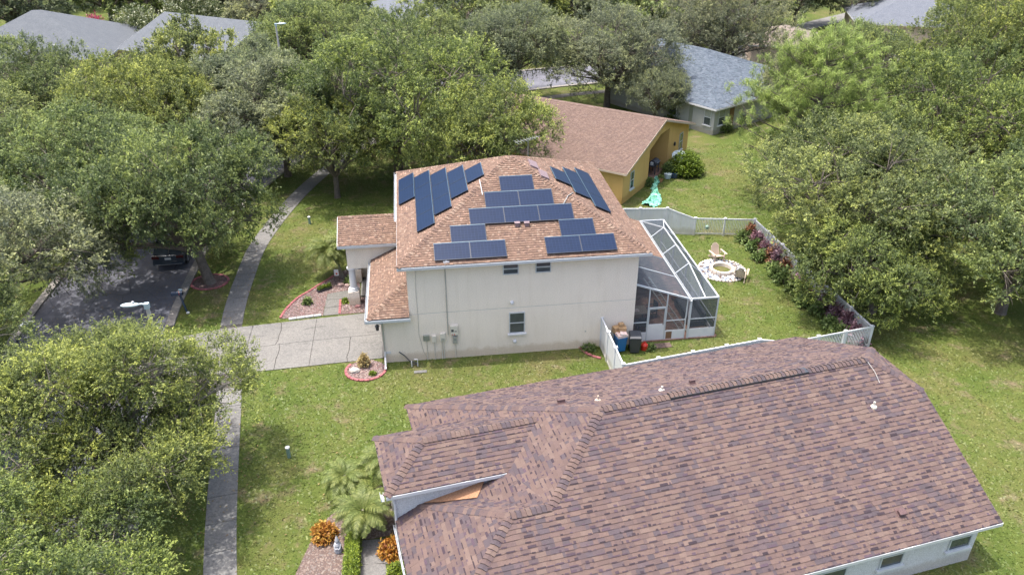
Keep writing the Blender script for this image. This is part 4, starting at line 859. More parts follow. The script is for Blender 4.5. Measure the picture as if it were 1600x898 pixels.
# ================================================================ white vinyl fence, run by run
pk = MB().box(-.019, .019, -.011, .011, 0, 1.0).mesh('picket', 'vinyl')
def post(T, x, y, h, w=.13, cap=True):
    b = MB(); b.cbox(x, y, 0, w, w, h); p = b.build('post', 'vinyl', T)
    c = MB(); c.cbox(x, y, h, w+.05, w+.05, .03); c.add([(x-w/2, y-w/2, h+.03), (x+w/2, y-w/2, h+.03), (x+w/2, y+w/2, h+.03), (x-w/2, y+w/2, h+.03), (x, y, h+.09)], [(0, 1, 4), (1, 2, 4), (2, 3, 4), (3, 0, 4)]); c.build('post_cap', 'vinyl', p)
def fence_run(kind, pts, label, h0=1.22, gap=.098, heights=None, step=1.85, skipends=(0, 0)):
    a = Vector((*pts[0], 0)); T = thing('picket_fence' if kind == 'picket' else 'privacy_fence', tuple(a), label, 'fence'); 
    a, b_ = Vector((*pts[0], 0)), Vector((*pts[1], 0)); d = b_-a; n = max(1, round(d.length/step)); u = d.normalized(); an = math.atan2(u.y, u.x); hs = heights or (h0, h0)
    for i in range(n+1):
        if (i == 0 and skipends[0]) or (i == n and skipends[1]): continue
        p = a+d*(i/n); post(T, p.x, p.y, hs[0]*(1-i/n)+hs[1]*(i/n)+.04)
    for i in range(n):
        p, q = a+d*(i/n)+u*.065, a+d*((i+1)/n)-u*.065; ha, hb = hs[0]*(1-i/n)+hs[1]*(i/n), hs[0]*(1-(i+1)/n)+hs[1]*((i+1)/n)
        if kind == 'picket':
            for z in (.12, h0-.02): MB().bar(p+Vector((0, 0, z)), q+Vector((0, 0, z)), .045, .09).build('rail', 'vinyl', T)
            m = int((q-p).length/gap)
            for k in range(1, m): r = p+(q-p)*(k/m); inst(pk, 'picket', T, Matrix.Translation((r.x, r.y, .15)) @ Matrix.Rotation(an, 4, 'Z') @ Matrix.Diagonal((1, 1, h0-.2, 1)))
        else:
            MB().bar(p+Vector((0, 0, .06)), q+Vector((0, 0, .06)), .05, .12).build('rail', 'vinyl', T); MB().bar(p+Vector((0, 0, ha-.03)), q+Vector((0, 0, hb-.03)), .06, .10).build('rail', 'vinyl', T)
            m = max(3, round((q-p).length/.29)); nn = Vector((-u.y, u.x, 0))
            for k in range(m):
                r0, r1 = p+(q-p)*(k/m)+u*.004, p+(q-p)*((k+1)/m)-u*.004; za, zb = ha+(hb-ha)*(k/m)-.08, ha+(hb-ha)*((k+1)/m)-.08
                MB().slab([r0+Vector((0, 0, .12))+nn*.011, r1+Vector((0, 0, .12))+nn*.011, Vector((r1.x, r1.y, zb))+nn*.011, Vector((r0.x, r0.y, za))+nn*.011], nn, .022).build('board', 'vinyl', T)
    return T
G0, G1 = (9.78, .06), (9.83, -4.15); SE, NE = (23.65, -1.82), (22.95, 11.75)
ln = lambda t: (G1[0]+(SE[0]-G1[0])*t, G1[1]+(SE[1]-G1[1])*t)
fence_run('privacy', (G0, G1), 'white privacy gate fence between the beige wall and the brown roof', 1.74, step=1.4)
fence_run('privacy', (G1, ln(.52)), 'long white privacy fence whose top edge shows above the brown roof', 1.70, step=1.72, skipends=(1, 0))
fence_run('privacy', (ln(.52), ln(.655)), 'white privacy fence section sloping down behind the brown roof peak', heights=(1.70, 1.22), skipends=(1, 0))
fence_run('picket', (ln(.655), SE), 'short white picket fence beside the clipped corner of the brown roof', skipends=(1, 0))
fence_run('picket', (SE, NE), 'long white picket fence behind the row of coloured shrubs', skipends=(1, 0))
NB = (19.1, 12.45); NC = (17.25, 12.95)
fence_run('picket', (NE, NB), 'white picket fence between the fire pit lawn and the yellow house', skipends=(1, 0))
fence_run('privacy', (NB, NC), 'white privacy fence section sloping up beside the far pickets', heights=(1.22, 1.83), skipends=(1, 0), step=2.5)
fence_run('privacy', (NC, (11.9, 13.6)), 'white privacy fence in front of the yellow house wall', 1.83, skipends=(1, 0))
b = MB(); b.box(-.07, .07, -.03, 0, -.1, .12); 
q = at(1104.5, 355, .75); MB(Matrix.Translation(q) @ Matrix.Rotation(math.radians(-10), 4, 'Z')).lathe(0, -.05, [(.05, -.12), (.12, -.08), (.12, .1), (.05, .16)], 10).solo('hanging_pot', 'marker_green', tuple(q), 'small green pot hanging on the far picket fence', 'pot')

# ================================================================ leaves
def leaves(name, seed, P, Dv, ln, per, size, m, spread=.5, asp=.45, tone=None, droop=0., curl=.25):
    """twigs at P pointing along Dv carry leaves; a leaf is one folded quad"""
    rs = np.random.RandomState(seed); n = len(P)
    t = rs.rand(n, per)**.8; base = P[:, None, :]+Dv[:, None, :]*(t*ln[:, None])[:, :, None]
    base[:, :, 2] -= droop*t**2*ln[:, None]
    ax = Dv[:, None, :]*.8+rs.normal(size=(n, per, 3))*spread; ax /= np.linalg.norm(ax, axis=2, keepdims=True)
    up = rs.normal(size=(n, per, 3))*.45+np.array([0, 0, 1.]); sd = np.cross(ax, up); sd /= np.linalg.norm(sd, axis=2, keepdims=True)+1e-9
    nr = np.cross(sd, ax); L = size*(.65+.7*rs.rand(n, per))[:, :, None]
    c = base+rs.normal(size=base.shape)*size*.35; a = ax*L*.5; b = sd*L*asp*.5
    V = np.stack([c-a, c+b+nr*L*curl*.4, c+a-nr*L*curl*.2, c-b+nr*L*curl*.4], 2).reshape(-1, 4, 3)
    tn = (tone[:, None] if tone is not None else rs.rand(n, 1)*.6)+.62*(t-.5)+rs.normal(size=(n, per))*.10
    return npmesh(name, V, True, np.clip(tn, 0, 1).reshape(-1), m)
def crown(name, seed, R, H, nl, nt_, per, size, m, zc=.54, zr=.41, lobe=(.26, .42), tw=(.35, .8), low=.15):
    """a broad crown of many lobes: returns leaf mesh and the limb mesh reaching into the lobes"""
    rs = np.random.RandomState(seed); Lc, Lr = [], []
    while len(Lc) < nl:
        p = rs.uniform(-1, 1, 3)
        r = np.linalg.norm(p)
        if r > 1 or r < .35: continue
        if p[2] < -.55: continue
        k = rs.uniform(*lobe); p = p/r*min(r, 1-k*.75)*rs.uniform(.85, 1.05); Lc.append([p[0]*R, p[1]*R, H*zc+p[2]*H*zr]); Lr.append(k*R)
    Lc, Lr = np.array(Lc), np.array(Lr); P = np.zeros((0, 3)); Dv = np.zeros((0, 3)); T = np.zeros(0); ltone = rs.uniform(.18, .62, nl)
    while len(P) < nt_:
        i = rs.randint(nl, size=nt_*2); d = rs.normal(size=(nt_*2, 3)); d[:, 2] += .35; d /= np.linalg.norm(d, axis=1, keepdims=True)
        q = Lc[i]+d*(Lr[i]*(rs.uniform(.35, 1.0, nt_*2)**.5))[:, None]*np.array([1, 1, .72])
        dist = np.linalg.norm((q[:, None, :]-Lc[None])/np.array([1, 1, .72]), axis=2)/Lr[None]
        deep = dist.min(1) < .55; keep = (~deep | (rs.rand(len(q)) < .15)) & (q[:, 2] > H*low) & ~((d[:, 2] < -.5) & (rs.rand(len(q)) < .4))
        # clumping: leave holes
        h = np.sin(q[:, 0]*1.9+seed)*np.sin(q[:, 1]*2.1+2*seed)*np.sin(q[:, 2]*2.3+seed*3); keep &= (h > -.28) | (rs.rand(len(q)) < .25)
        P = np.vstack([P, q[keep]]); Dv = np.vstack([Dv, d[keep]]); T = np.concatenate([T, ltone[i[keep]]])
    g_ = 6; nc = nt_//g_; P, Dv, T = np.repeat(P[:nc], g_, 0), np.repeat(Dv[:nc], g_, 0), np.repeat(T[:nc]+rs.normal(size=nc)*.10, g_)      # sprays: six twigs fan out of one point
    P = P+rs.normal(size=P.shape)*tw[1]*.16; Dv = Dv*.55+rs.normal(size=Dv.shape)*.50+np.array([0, 0, .22]); Dv /= np.linalg.norm(Dv, axis=1, keepdims=True)
    T = T+rs.normal(size=len(T))*.06
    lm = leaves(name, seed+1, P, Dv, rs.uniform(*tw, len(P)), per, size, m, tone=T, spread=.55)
    b = MB(); random.seed(seed); z0 = H*.22; r0 = R*.034+.05
    b.tube([(0, 0, -.1), (0, 0, .1), (.04, .02, z0*.6), (0, .05, z0)], [r0*1.5, r0*1.15, r0, r0*.95], 9)
    for c, r in zip(Lc, Lr):
        mid = Vector((c[0]*.42, c[1]*.42, z0+(c[2]-z0)*.55))+Vector((random.uniform(-.3, .3), random.uniform(-.3, .3), 0)); c = Vector(c)
        b.tube([(0, .03, z0-.1), tuple(mid*.5+Vector((0, 0, z0*.5))), mid, c], [r0*.5, r0*.42, r0*.3, r0*.13], 6)
        for k in range(10 if seed != 37 else 18):
            d = Vector((random.gauss(0, 1), random.gauss(0, 1), random.gauss(.3, .8))).normalized()*r*.95; s_ = mid.lerp(c, random.uniform(.4, 1))
            b.tube([s_, s_+d*.5+Vector((0, 0, .1)), s_+d], [r0*.12, r0*.08, r0*.03], 4)
    return lm, b.mesh('limbs', 'pale_bark' if seed == 37 else 'bark')
SRC = {}
def src(key, *a, **k):
    SRC[key] = (*crown(key, *a, **k), a[1], a[2])
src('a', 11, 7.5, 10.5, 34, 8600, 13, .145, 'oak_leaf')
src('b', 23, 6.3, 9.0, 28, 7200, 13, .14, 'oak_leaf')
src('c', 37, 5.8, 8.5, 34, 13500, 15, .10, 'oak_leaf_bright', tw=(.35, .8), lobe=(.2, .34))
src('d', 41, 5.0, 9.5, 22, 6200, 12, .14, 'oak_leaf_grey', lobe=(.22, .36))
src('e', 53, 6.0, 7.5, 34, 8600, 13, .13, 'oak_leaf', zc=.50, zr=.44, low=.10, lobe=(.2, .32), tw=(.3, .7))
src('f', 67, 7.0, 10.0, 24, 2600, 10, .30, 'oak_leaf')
def tree(label, x, y, R, H, k, rot=0., leaf=None, name='oak_tree', cat='tree', group=None, cx=0, cy=0):
    lm, bm_, R0, H0 = SRC[k]; t = thing(name, (x, y, 0), label, cat, group)
    M = Matrix.Translation((x, y, 0)) @ Matrix.Rotation(rot, 4, 'Z') @ Matrix.Diagonal((R/R0, R/R0, H/H0, 1))
    k_ = 1/(H*.55); SH = Matrix(((1, 0, cx*k_, -cx*k_*0), (0, 1, cy*k_, 0), (0, 0, 1, 0), (0, 0, 0, 1)))      # the whole tree leans
    M = Matrix.Translation((x, y, 0)) @ SH @ Matrix.Rotation(rot, 4, 'Z') @ Matrix.Diagonal((R/R0, R/R0, H/H0, 1))
    inst(bm_, 'trunk', t, M)
    c = inst(lm, 'crown', t, M)
    if leaf: c.material_slots[0].link = 'OBJECT'; c.material_slots[0].material = MT[leaf]
    return t
FT = 'trees in the far background'
# close and middle trees
tree('big bright green tree filling the lower left corner over the street', -11.2, -8.0, 5.2, 7.6, 'c', .3)
tree('bright green tree at the bottom left edge overhanging the verge', -12.7, -15.8, 4.9, 7.0, 'c', 2.2)
tree('bright oak on the far side of the street at the lower left edge', -21.5, -5.0, 5.4, 7.6, 'c', 4.0, cx=2.6)
tree('round live oak with its trunk in a red brick ring on the front lawn', TC[0], TC[1], 6.7, 8.2, 'e', 4.6, 'oak_leaf', cx=.0, cy=3.0)
tree('oak across the street with leaves hanging over the left asphalt', -22.6, 3.6, 7.2, 8.4, 'b', 1.1, 'oak_leaf_grey', cx=2.2)
tree('large live oak directly behind the left half of the solar panel roof', -.6, 25.4, 8.5, 12.0, 'a', .5, 'oak_leaf_bright')
tree('lower oak at the left front of the largest oak behind the solar roof', -5.2, 22.3, 4.8, 7.6, 'b', 5.2, 'oak_leaf_bright')
tree('oak between the solar panel roof and the tan gable roof of the yellow house', 5.6, 20.8, 5.6, 8.8, 'b', 2.0, 'oak_leaf_bright')
tree('greyish green oak left of the large oak behind the house', -9.4, 27.3, 5.7, 9.8, 'd', .4)
tree('grey green oak between two bigger trees beside the left street lamp', -12.8, 34.5, 5.2, 9.5, 'd', 2.4)
tree('oak behind the front lawn tree on the far side of the street bend', -21.5, 17.5, 6.4, 8.6, 'b', 3.3)
tree('oak at the left edge below the tan wall of the far left house', -30.0, 21.0, 7.2, 9.5, 'a', 1.9)
tree('green oak left of the greyish oak at the street bend', -20.2, 29.0, 6.2, 9.3, 'b', 4.4, 'oak_leaf_bright')
tree('oak below the grey gable roof at the upper left', -18.5, 40.5, 5.6, 10.0, 'f', .2)
tree('oak in front of the far left grey roof house', -31.0, 36.0, 6.4, 9.8, 'a', 5.1)
tree('slender sparse oak whose branches cross the far left grey roof', -41.5, 44.0, 4.6, 10.5, 'f', 1.3)
tree('oak at the left picture edge under the far left house', -40, 30, 6.5, 7.6, 'b', .9)
tree('live oak with two leaning trunks between the tan roof and the slate blue roof', 20.3, 42.7, 7.4, 9.8, 'a', 3.9, 'oak_leaf_grey')
tree('oak left of the oak with two leaning trunks near the top centre', 10.5, 45.0, 6.5, 10.0, 'b', 1.6, 'oak_leaf_grey')
tree('wide oak right behind the large oak behind the solar roof', 1.0, 40.0, 7.2, 10.5, 'a', 2.9)
tree('olive tree between the left street lamp and the top centre', -8.0, 51.0, 7.0, 10.0, 'b', .1)
tree('spreading oak behind the white picket fence near the lawn corner', 26.6, 6.6, 7.1, 9.2, 'a', 4.2)
tree('bright low oak overhanging the picket fence near the brown roof', 25.7, 1.4, 4.9, 6.0, 'e', 2.7, 'oak_leaf_bright')
tree('dark oak right of the low bright oak above the right lawn', 32.8, .4, 6.4, 8.4, 'b', 3.0)
tree('tall oak at the right picture edge behind the lawn', 40.5, 4.5, 6.2, 10.0, 'a', 1.2)
tree('oak standing right of the tall pine', 37.5, 14.5, 7.2, 11.5, 'a', 5.5, 'oak_leaf_bright')
tree('big oak in the upper right corner of the picture', 52.5, 29.0, 8.4, 13.0, 'a', .9, 'oak_leaf_bright')
tree('oak at the right edge between the corner oak and the dark lawn oak', 50.5, 15.0, 7.0, 11.0, 'b', 2.1)
tree('oak behind the pine beside the far pink walled house', 45.0, 38.0, 5.6, 8.5, 'b', 5.0)
tree('oak at the right of the blue grey roofed far house', 66.0, 48.0, 8.4, 13.0, 'a', 3.5)
tree('oak right of the slate blue roof with a dark straight trunk', 34.8, 49.5, 7.6, 11.0, 'a', 1.0, 'oak_leaf_grey')
tree('small oak at the corner of the slate blue roof beside the pine', 34.5, 29.5, 4.4, 8.5, 'b', .6, 'oak_leaf_grey')
tree('dark trunked oak on the bright green far verge', 57.0, 79.0, 7.0, 9.5, 'f', 1.4, 'oak_leaf_grey')
tree('forked oak near the far path left of the blue grey roof', 64.0, 77.0, 6.0, 9.5, 'f', 4.0, 'oak_leaf_grey')
tree('dark tree right behind the blue grey roofed far house', 72.0, 77.0, 6.5, 9.5, 'f', 2.0)
tree('low grey green tree against the long wall of the slate blue roofed house', 23.4, 36.6, 3.2, 5.4, 'b', 2.6, 'oak_leaf_grey')
# far background row
far = [(-62, 62, 8, 11), (-66, 84, 9, 12), (-52, 84, 8, 11), (-42, 92, 8, 11), (-33, 86, 7, 11), (-22, 90, 8, 12), (-13, 95, 8, 11), (-9, 66, 6.5, 10.5), (-16, 74, 6, 9.5),
       (6, 62, 7, 10), (14, 66, 7, 10.5), (24, 70, 8, 11), (32, 64, 7.5, 11), (44, 72, 8, 11), (12, 86, 9, 12), (26, 92, 9, 12), (-1, 98, 9, 12), (40, 92, 9, 11), (84, 74, 9, 12), (90, 90, 9, 12), (78, 94, 8, 11), (62, 98, 8, 11),
       (96, 58, 9, 13), (84, 54, 9, 13), (-76, 104, 9, 12), (-60, 108, 9, 12), (-46, 112, 9, 12), (-30, 110, 9, 12), (-14, 116, 9, 12), (4, 118, 9, 12), (22, 118, 9, 12), (42, 114, 9, 12), (110, 84, 9, 13)]
WHERE = ['at the left picture edge beyond the far left roof', 'in the far upper left corner', 'left of the grey roof ridge with the skylight', 'behind the skylight roof', 'between the two grey roofs', 'behind the grey gable roof', 'above the left street lamp', 'left of the pale hidden roof at the top', 'right of the grey gable roof',
         'in front of the pale hidden roof', 'right of the pale hidden roof', 'above the oak with leaning trunks', 'above the slate blue roof', 'left of the small tan hip roof', 'at the top edge right of the pale hidden roof', 'at the top edge above the oak with leaning trunks', 'at the top edge behind the pale hidden roof', 'left of the bright green far verge', 'right of the blue grey far roof', 'right of the blue grey far roof at the top edge', 'behind the blue grey far roof', 'beyond the bright green far verge',
         'at the right picture edge above the corner oak', 'right behind the corner oak', 'farthest at the upper left corner', 'farthest behind the far left roof', 'farthest above the skylight', 'farthest above the grey gable roof', 'farthest above the left street lamp', 'farthest at the top centre left', 'farthest at the top centre', 'farthest at the top right of centre', 'farthest at the right picture edge']
KND = ['dark green background oak ', 'olive green background oak ', 'grey green background oak ']
for i, (x, y, R, H) in enumerate(far): tree(KND[i % 3]+WHERE[i], x, y, R, H, 'f', i*1.7, ['oak_leaf', 'oak_leaf_bright', 'oak_leaf_grey'][i % 3], group=FT)
# flowering shrubs far away
def bush(name, label, x, y, R, H, n, per, size, m, seed, z=0, group=None, cat='shrub', tw=(.15, .35), stem=True):
    rs = np.random.RandomState(seed); d = rs.normal(size=(n, 3)); d[:, 2] = np.abs(d[:, 2]); d /= np.linalg.norm(d, axis=1, keepdims=True); r = rs.uniform(.55, 1, n)[:, None]
    P = d*r*np.array([R, R, H*.85])+np.array([0, 0, H*.1]); t = thing(name, (x, y, z), label, cat, group)
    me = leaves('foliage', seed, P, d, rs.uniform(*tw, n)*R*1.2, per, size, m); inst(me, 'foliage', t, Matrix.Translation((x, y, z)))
    if stem: 
        b = MB(Matrix.Translation((x, y, z)))
        for k in range(4): a = k*1.6+seed; b.tube([(0, 0, -.02), (math.cos(a)*R*.3, math.sin(a)*R*.3, H*.5)], [.025*H, .012*H], 5)
        b.build('stem', 'bark', t)
    return t
p = at(148, 34, 3.5); bush('crepe_myrtle', 'pink flowering tree behind the ridge of the far left grey roof', p.x, p.y, 1.7, 4.6, 500, 8, .26, 'pink_flower', 3)
p = at(300, 20, 4); bush('flowering_tree', 'white flowering tree behind the peak of the grey gable roof', p.x, p.y, 4, 7.5, 1500, 9, .30, 'white_flower', 4)
p = at(215, 42, 3); bush('flowering_tree', 'pale flowering bush between the two grey roofs', p.x, p.y, 3.2, 5.5, 1000, 8, .28, 'white_flower', 6)
# pine: needle tufts at branch tips
def pine(label, x, y, H, R):
    rs = np.random.RandomState(5); random.seed(5); t = thing('pine_tree', (x, y, 0), label, 'tree'); b = MB(Matrix.Translation((x, y, 0))); b.tube([(0, 0, -.1), (.1, .1, H*.4), (-.1, 0, H*.75), (0, 0, H*.97)], [.26, .2, .12, .03], 8)
    P, Dd = [], []
    for k in range(96):
        f = rs.uniform(.05, 1); z = H*(.12+.84*f**.9); a = rs.uniform(0, 6.28); r = R*(1.0-.72*((f-.3)/.7 if f > .3 else 0)**1.6)*rs.uniform(.6, 1.05)
        e = Vector((math.cos(a)*r, math.sin(a)*r, min(z+r*.30, H))); s_ = Vector((0, 0, z-.5)); m_ = s_.lerp(e, .5)-Vector((0, 0, .15)); b.tube([s_, m_, e], [.07, .045, .015], 5)
        for q in range(14):
            u = rs.uniform(.4, 1.02); c = s_.lerp(e, u)+Vector(rs.normal(size=3))*.42*(1.3-u*.3); b.tube([s_.lerp(e, u*.9), c], [.014, .008], 3, cap=False); P.append(c); Dd.append(((c-s_.lerp(e, .2)).normalized()+Vector((0, 0, .55))).normalized())
    P = np.array(P); Dd = np.array(Dd); b.build('trunk', 'bark', t)
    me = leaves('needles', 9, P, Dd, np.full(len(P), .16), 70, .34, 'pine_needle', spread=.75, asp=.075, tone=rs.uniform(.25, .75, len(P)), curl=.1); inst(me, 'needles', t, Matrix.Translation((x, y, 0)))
pine('tall light green pine with tufted needles right of the slate blue roof', 29.0, 17.2, 11.8, 6.2)
tree('green oak under the pine at the edge of the far lawn', 29.6, 12.6, 5.6, 8.4, 'b', 1.5)
# palms: every frond is a part
def frond_mesh(L, seed, w=.42, arch=.62, n=28):
    rs = np.random.RandomState(seed); b = MB(); pts = []
    for k in range(9):
        u = k/8; pts.append(Vector((L*u*(1-.12*u), 0, L*(.55*u-arch*1.25*u*u))))
    b.tube(pts, [.022*(1-.85*k/8)+.002 for k in range(9)], 4, c=(.55,)*3, cap=False)
    for k in range(n):
        u = .14+.86*k/n; i = min(7, int(u*8)); p = pts[i].lerp(pts[i+1], u*8-i); d = (pts[i+1]-pts[i]).normalized(); l = w*L*.62*math.sin(math.pi*min(1, u*.80+.17))**.8
        for s_ in (-1, 1):
            ax = (d*.62+Vector((0, s_*1.0, rs.uniform(-.1, .22)))).normalized(); q = p+ax*l*rs.uniform(.8, 1.1)-Vector((0, 0, .34*l)); m_ = p.lerp(q, .5)+Vector((0, 0, .13*l)); wd = d*.011
            k_ = rs.uniform(.2, .85); b.add([p-wd, m_-wd*1.6, q, m_+wd*1.6, p+wd], [(0, 1, 3, 4), (1, 2, 3)], (k_,)*3)
    return b.mesh('frond', 'palm_leaf')
FR = {}
def palm(label, x, y, h, L, n, lean=(0, 0), seed=0, group=None):
    rs = np.random.RandomState(seed); t = thing('palm_tree', (x, y, 0), label, 'palm', group); top = Vector((x+lean[0], y+lean[1], h))
    b = MB(); pts = [Vector((x, y, -.05)), Vector((x+lean[0]*.35, y+lean[1]*.35, h*.5)), top]; b.tube(pts, [.085, .065, .075], 8); b.ball(top.x, top.y, top.z-.05, .12, .12, .18, 8, 6); b.build('trunk', 'pale_bark', t)
    for s_ in range(3):
        if (round(L, 2), s_) not in FR: FR[(round(L, 2), s_)] = frond_mesh(L, s_+3)
    for k in range(n):
        a = k*2.39996+rs.uniform(-.2, .2); el = math.radians(rs.uniform(-28, 62)*(1 if k < n*.7 else 0)+(62 if k >= n*.7 else 0)*rs.uniform(.6, 1.1)); sc = rs.uniform(.85, 1.1)
        M = Matrix.Translation(top) @ Matrix.Rotation(a, 4, 'Z') @ Matrix.Rotation(-el*.8+.15, 4, 'Y') @ Matrix.Scale(sc, 4); inst(FR[(round(L, 2), k % 3)], 'frond', t, M)
palm('feathery palm nearest the entry walk with its fronds over the mulch bed', -2.0, -11.2, 1.05, 1.3, 48, (.0, -.1), 1, 'three pygmy date palms at the corner of the brown roof')
palm('feathery palm furthest left of the three beside the brown roof', -2.5, -9.9, 1.35, 1.15, 42, (-.25, .2), 2, 'three pygmy date palms at the corner of the brown roof')
palm('feathery palm close under the garage eave of the brown roof', -1.25, -9.3, 1.55, 1.15, 42, (.05, .15), 3, 'three pygmy date palms at the corner of the brown roof')
palm('small palm with a leaning bare trunk at the curved front bed', -3.95, 9.3, 1.8, 1.6, 46, (-.75, .35), 4, 'pygmy date palms beside the porch')
palm('small palm with an upright trunk beside the porch wall', -3.6, 9.7, 2.0, 1.45, 40, (-.05, .1), 5, 'pygmy date palms beside the porch')
palm('second leaning palm trunk growing with the porch palms', -4.1, 9.5, 1.5, 1.3, 26, (-.35, .6), 6, 'pygmy date palms beside the porch')
# crotons, hedge, bushes
bush('croton', 'bright orange croton bush on the mulch left of the green hedge', -3.55, -11.35, .42, .55, 240, 7, .12, 'orange_leaf', 21)
bush('croton', 'orange and yellow croton beside the entry walk under the brown roof eave', -1.0, -12.5, .42, .62, 240, 7, .13, 'orange_leaf', 22)
bush('round_bush', 'small clipped round bush at the bottom edge beside the entry walk', -.72, -13.6, .42, .62, 420, 9, .07, 'hedge_leaf', 23, tw=(.1, .2))
def hedge(x0, x1, y0, y1, h, label):
    t = thing('hedge', ((x0+x1)/2, (y0+y1)/2, 0), label, 'hedge'); rs = np.random.RandomState(8); n = 2600
    q = rs.rand(n, 3); f = rs.randint(0, 5, n); q[f == 0, 2] = 1; q[f == 1, 2] = 1; q[f == 2, 0] = rs.randint(0, 2, (f == 2).sum()); q[f == 3, 1] = rs.randint(0, 2, (f == 3).sum()); q[f == 4, 2] = 1
    P = q*np.array([x1-x0, y1-y0, h])+np.array([x0, y0, 0])+rs.normal(size=(n, 3))*.02; d = (q-.5)*2; d[:, 2] += .4; d /= np.linalg.norm(d, axis=1, keepdims=True)
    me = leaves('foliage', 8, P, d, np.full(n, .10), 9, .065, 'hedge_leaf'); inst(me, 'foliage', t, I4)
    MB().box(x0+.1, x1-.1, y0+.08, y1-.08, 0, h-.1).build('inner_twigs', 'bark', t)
hedge(-2.62, -2.22, -16.5, -11.5, .52, 'clipped bright green box hedge between the mulch bed and the entry walk')
# cone shrub, boulder and small plants of the front beds
bush('dwarf_shrub', 'small yellowish cone shaped shrub in the oval gravel bed', -2.45, -.15, .27, .75, 200, 7, .09, 'cream_leaf', 31).scale = (1, 1, 1)
bush('ground_plant', 'small round lime green plant in the oval gravel bed', -2.0, -.98, .15, .2, 90, 8, .07, 'hedge_leaf', 32)
MB().ball(-2.9, -.62, .1, .26, .2, .16, 9, 6, (.45, .42, .38), .12).solo('boulder', 'stone', (-2.9, -.62, 0), 'grey boulder in the oval gravel bed at the garage corner', 'boulder')
p = at(481, 475); bush('potted_plant', 'small spiky green plant in a dark pot on the front gravel bed', p.x, p.y, .22, .42, 60, 6, .16, 'fern_leaf', 33)
MB().lathe(p.x, p.y, [(.10, 0), (.15, .02), (.18, .2), (.15, .2), (.13, .16)], 12).solo('flower_pot', 'dark_plastic', (p.x, p.y, 0), 'round dark pot under the small spiky plant', 'pot')
t = thing('planter_box', (-5.05, 8.0, 0), 'long dark planter box with green leaves at the top of the gravel bed', 'planter')
PM = Matrix.Translation((-5.05, 8.0, 0)) @ Matrix.Rotation(.55, 4, 'Z'); MB(PM).box(-.45, .45, -.12, .12, 0, .16).build('box', 'dark_plastic', t)
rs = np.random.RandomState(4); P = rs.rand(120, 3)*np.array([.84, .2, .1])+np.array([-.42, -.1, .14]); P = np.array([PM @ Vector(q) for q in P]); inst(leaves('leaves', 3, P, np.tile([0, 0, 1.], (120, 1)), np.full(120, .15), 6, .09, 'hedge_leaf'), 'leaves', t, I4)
p = at(527, 442); t = thing('garden_flag', tuple(p), 'small white garden flag with a red and dark print beside the porch pillar', 'flag')
MB().tube([(p.x-.13, p.y, 0), (p.x-.13, p.y, .95)], .012, 5).tube([(p.x-.13, p.y, .93), (p.x+.16, p.y, .93)], .01, 5).build('pole', 'dark_plastic', t)
f = MB().box(p.x-.11, p.x+.15, p.y-.006, p.y+.006, .50, .92).build('cloth', 'white_paint', t)
b = MB(); b.ball(p.x+.03, p.y-.008, .64, .06, .004, .06, 8, 5); b.build('print', 'red_plastic', f)
for k, (dx, dy, r, lab) in enumerate([(.25, -.45, .2, 'rough reddish boulder below the garden flag'), (.62, -.55, .17, 'smaller reddish boulder right of the one below the flag'), (-.45, -.15, .10, 'small white rock left of the garden flag')]):
    MB().ball(p.x+dx, p.y+dy, r*.5, r, r*.8, r*.7, 9, 6, (.42, .30, .28) if k < 2 else (.75, .72, .68), .14).solo('boulder', 'stone', (p.x+dx, p.y+dy, 0), lab, 'boulder')
bush('ground_plant', 'green leafy plant between the garden flag and the pillar', p.x+.75, p.y-.15, .26, .4, 80, 6, .15, 'fern_leaf', 35)
bush('ground_plant', 'small flowering green plant beside the pillar pedestal', -3.75, 6.35, .18, .32, 80, 6, .10, 'hedge_leaf', 36)
MB().ball(-3.0, 5.75, .07, .2, .11, .1, 9, 6, (.25, .12, .12), .14).solo('boulder', 'stone', (-3.0, 5.75, 0), 'dark red rock in front of the pillar pedestal', 'boulder')
p = at(657, 581); MB().box(-.32, .32, -.1, .1, -.02, .04).solo('splash_slab', 'concrete', (0, 0, 0), 'small pale concrete slab lying in the grass below the wall', 'slab').location = (p.x, p.y, 0)
# hose, pump pipes
p = at(648, 572); b = MB(); b.tube([(p.x-.14, p.y, 0), (p.x-.14, p.y, .33)], .025, 6); b.tube([(p.x+.16, p.y, 0), (p.x+.16, p.y, .42), (p.x, p.y+.02, .43)], .025, 6); b.solo('irrigation_pipes', 'white_paint', (p.x, p.y, 0), 'two short white irrigation pipes sticking up by the wall base', 'pipe')
b = MB(); b.tube([(-.66, -.03, .62), (-.4, -.1, .42), (-.15, -.15, .1), (.1, -.2, .03), (.2, -.32, .04), (.05, -.4, .03), (-.1, -.28, .04), (.0, -.15, .05)], .028, 6); b.solo('garden_hose', 'dark_plastic', (-.2, -.15, 0), 'dark coiled hose and bent pipe at the foot of the wall', 'hose')
for (x, y, lab) in ((-5.42, -6.6, 'short green utility marker post with a white cap on the near lawn'), (-6.81, 17.72, 'short pale green utility post on the far front lawn')):
    t = thing('marker_post', (x, y, 0), lab, 'post'); MB().lathe(x, y, [(.085, -.02), (.085, .50)], 10).build('post', 'marker_green', t); MB().lathe(x, y, [(.10, .50), (.10, .56), (.03, .60)], 10).build('cap', 'white_paint', t)
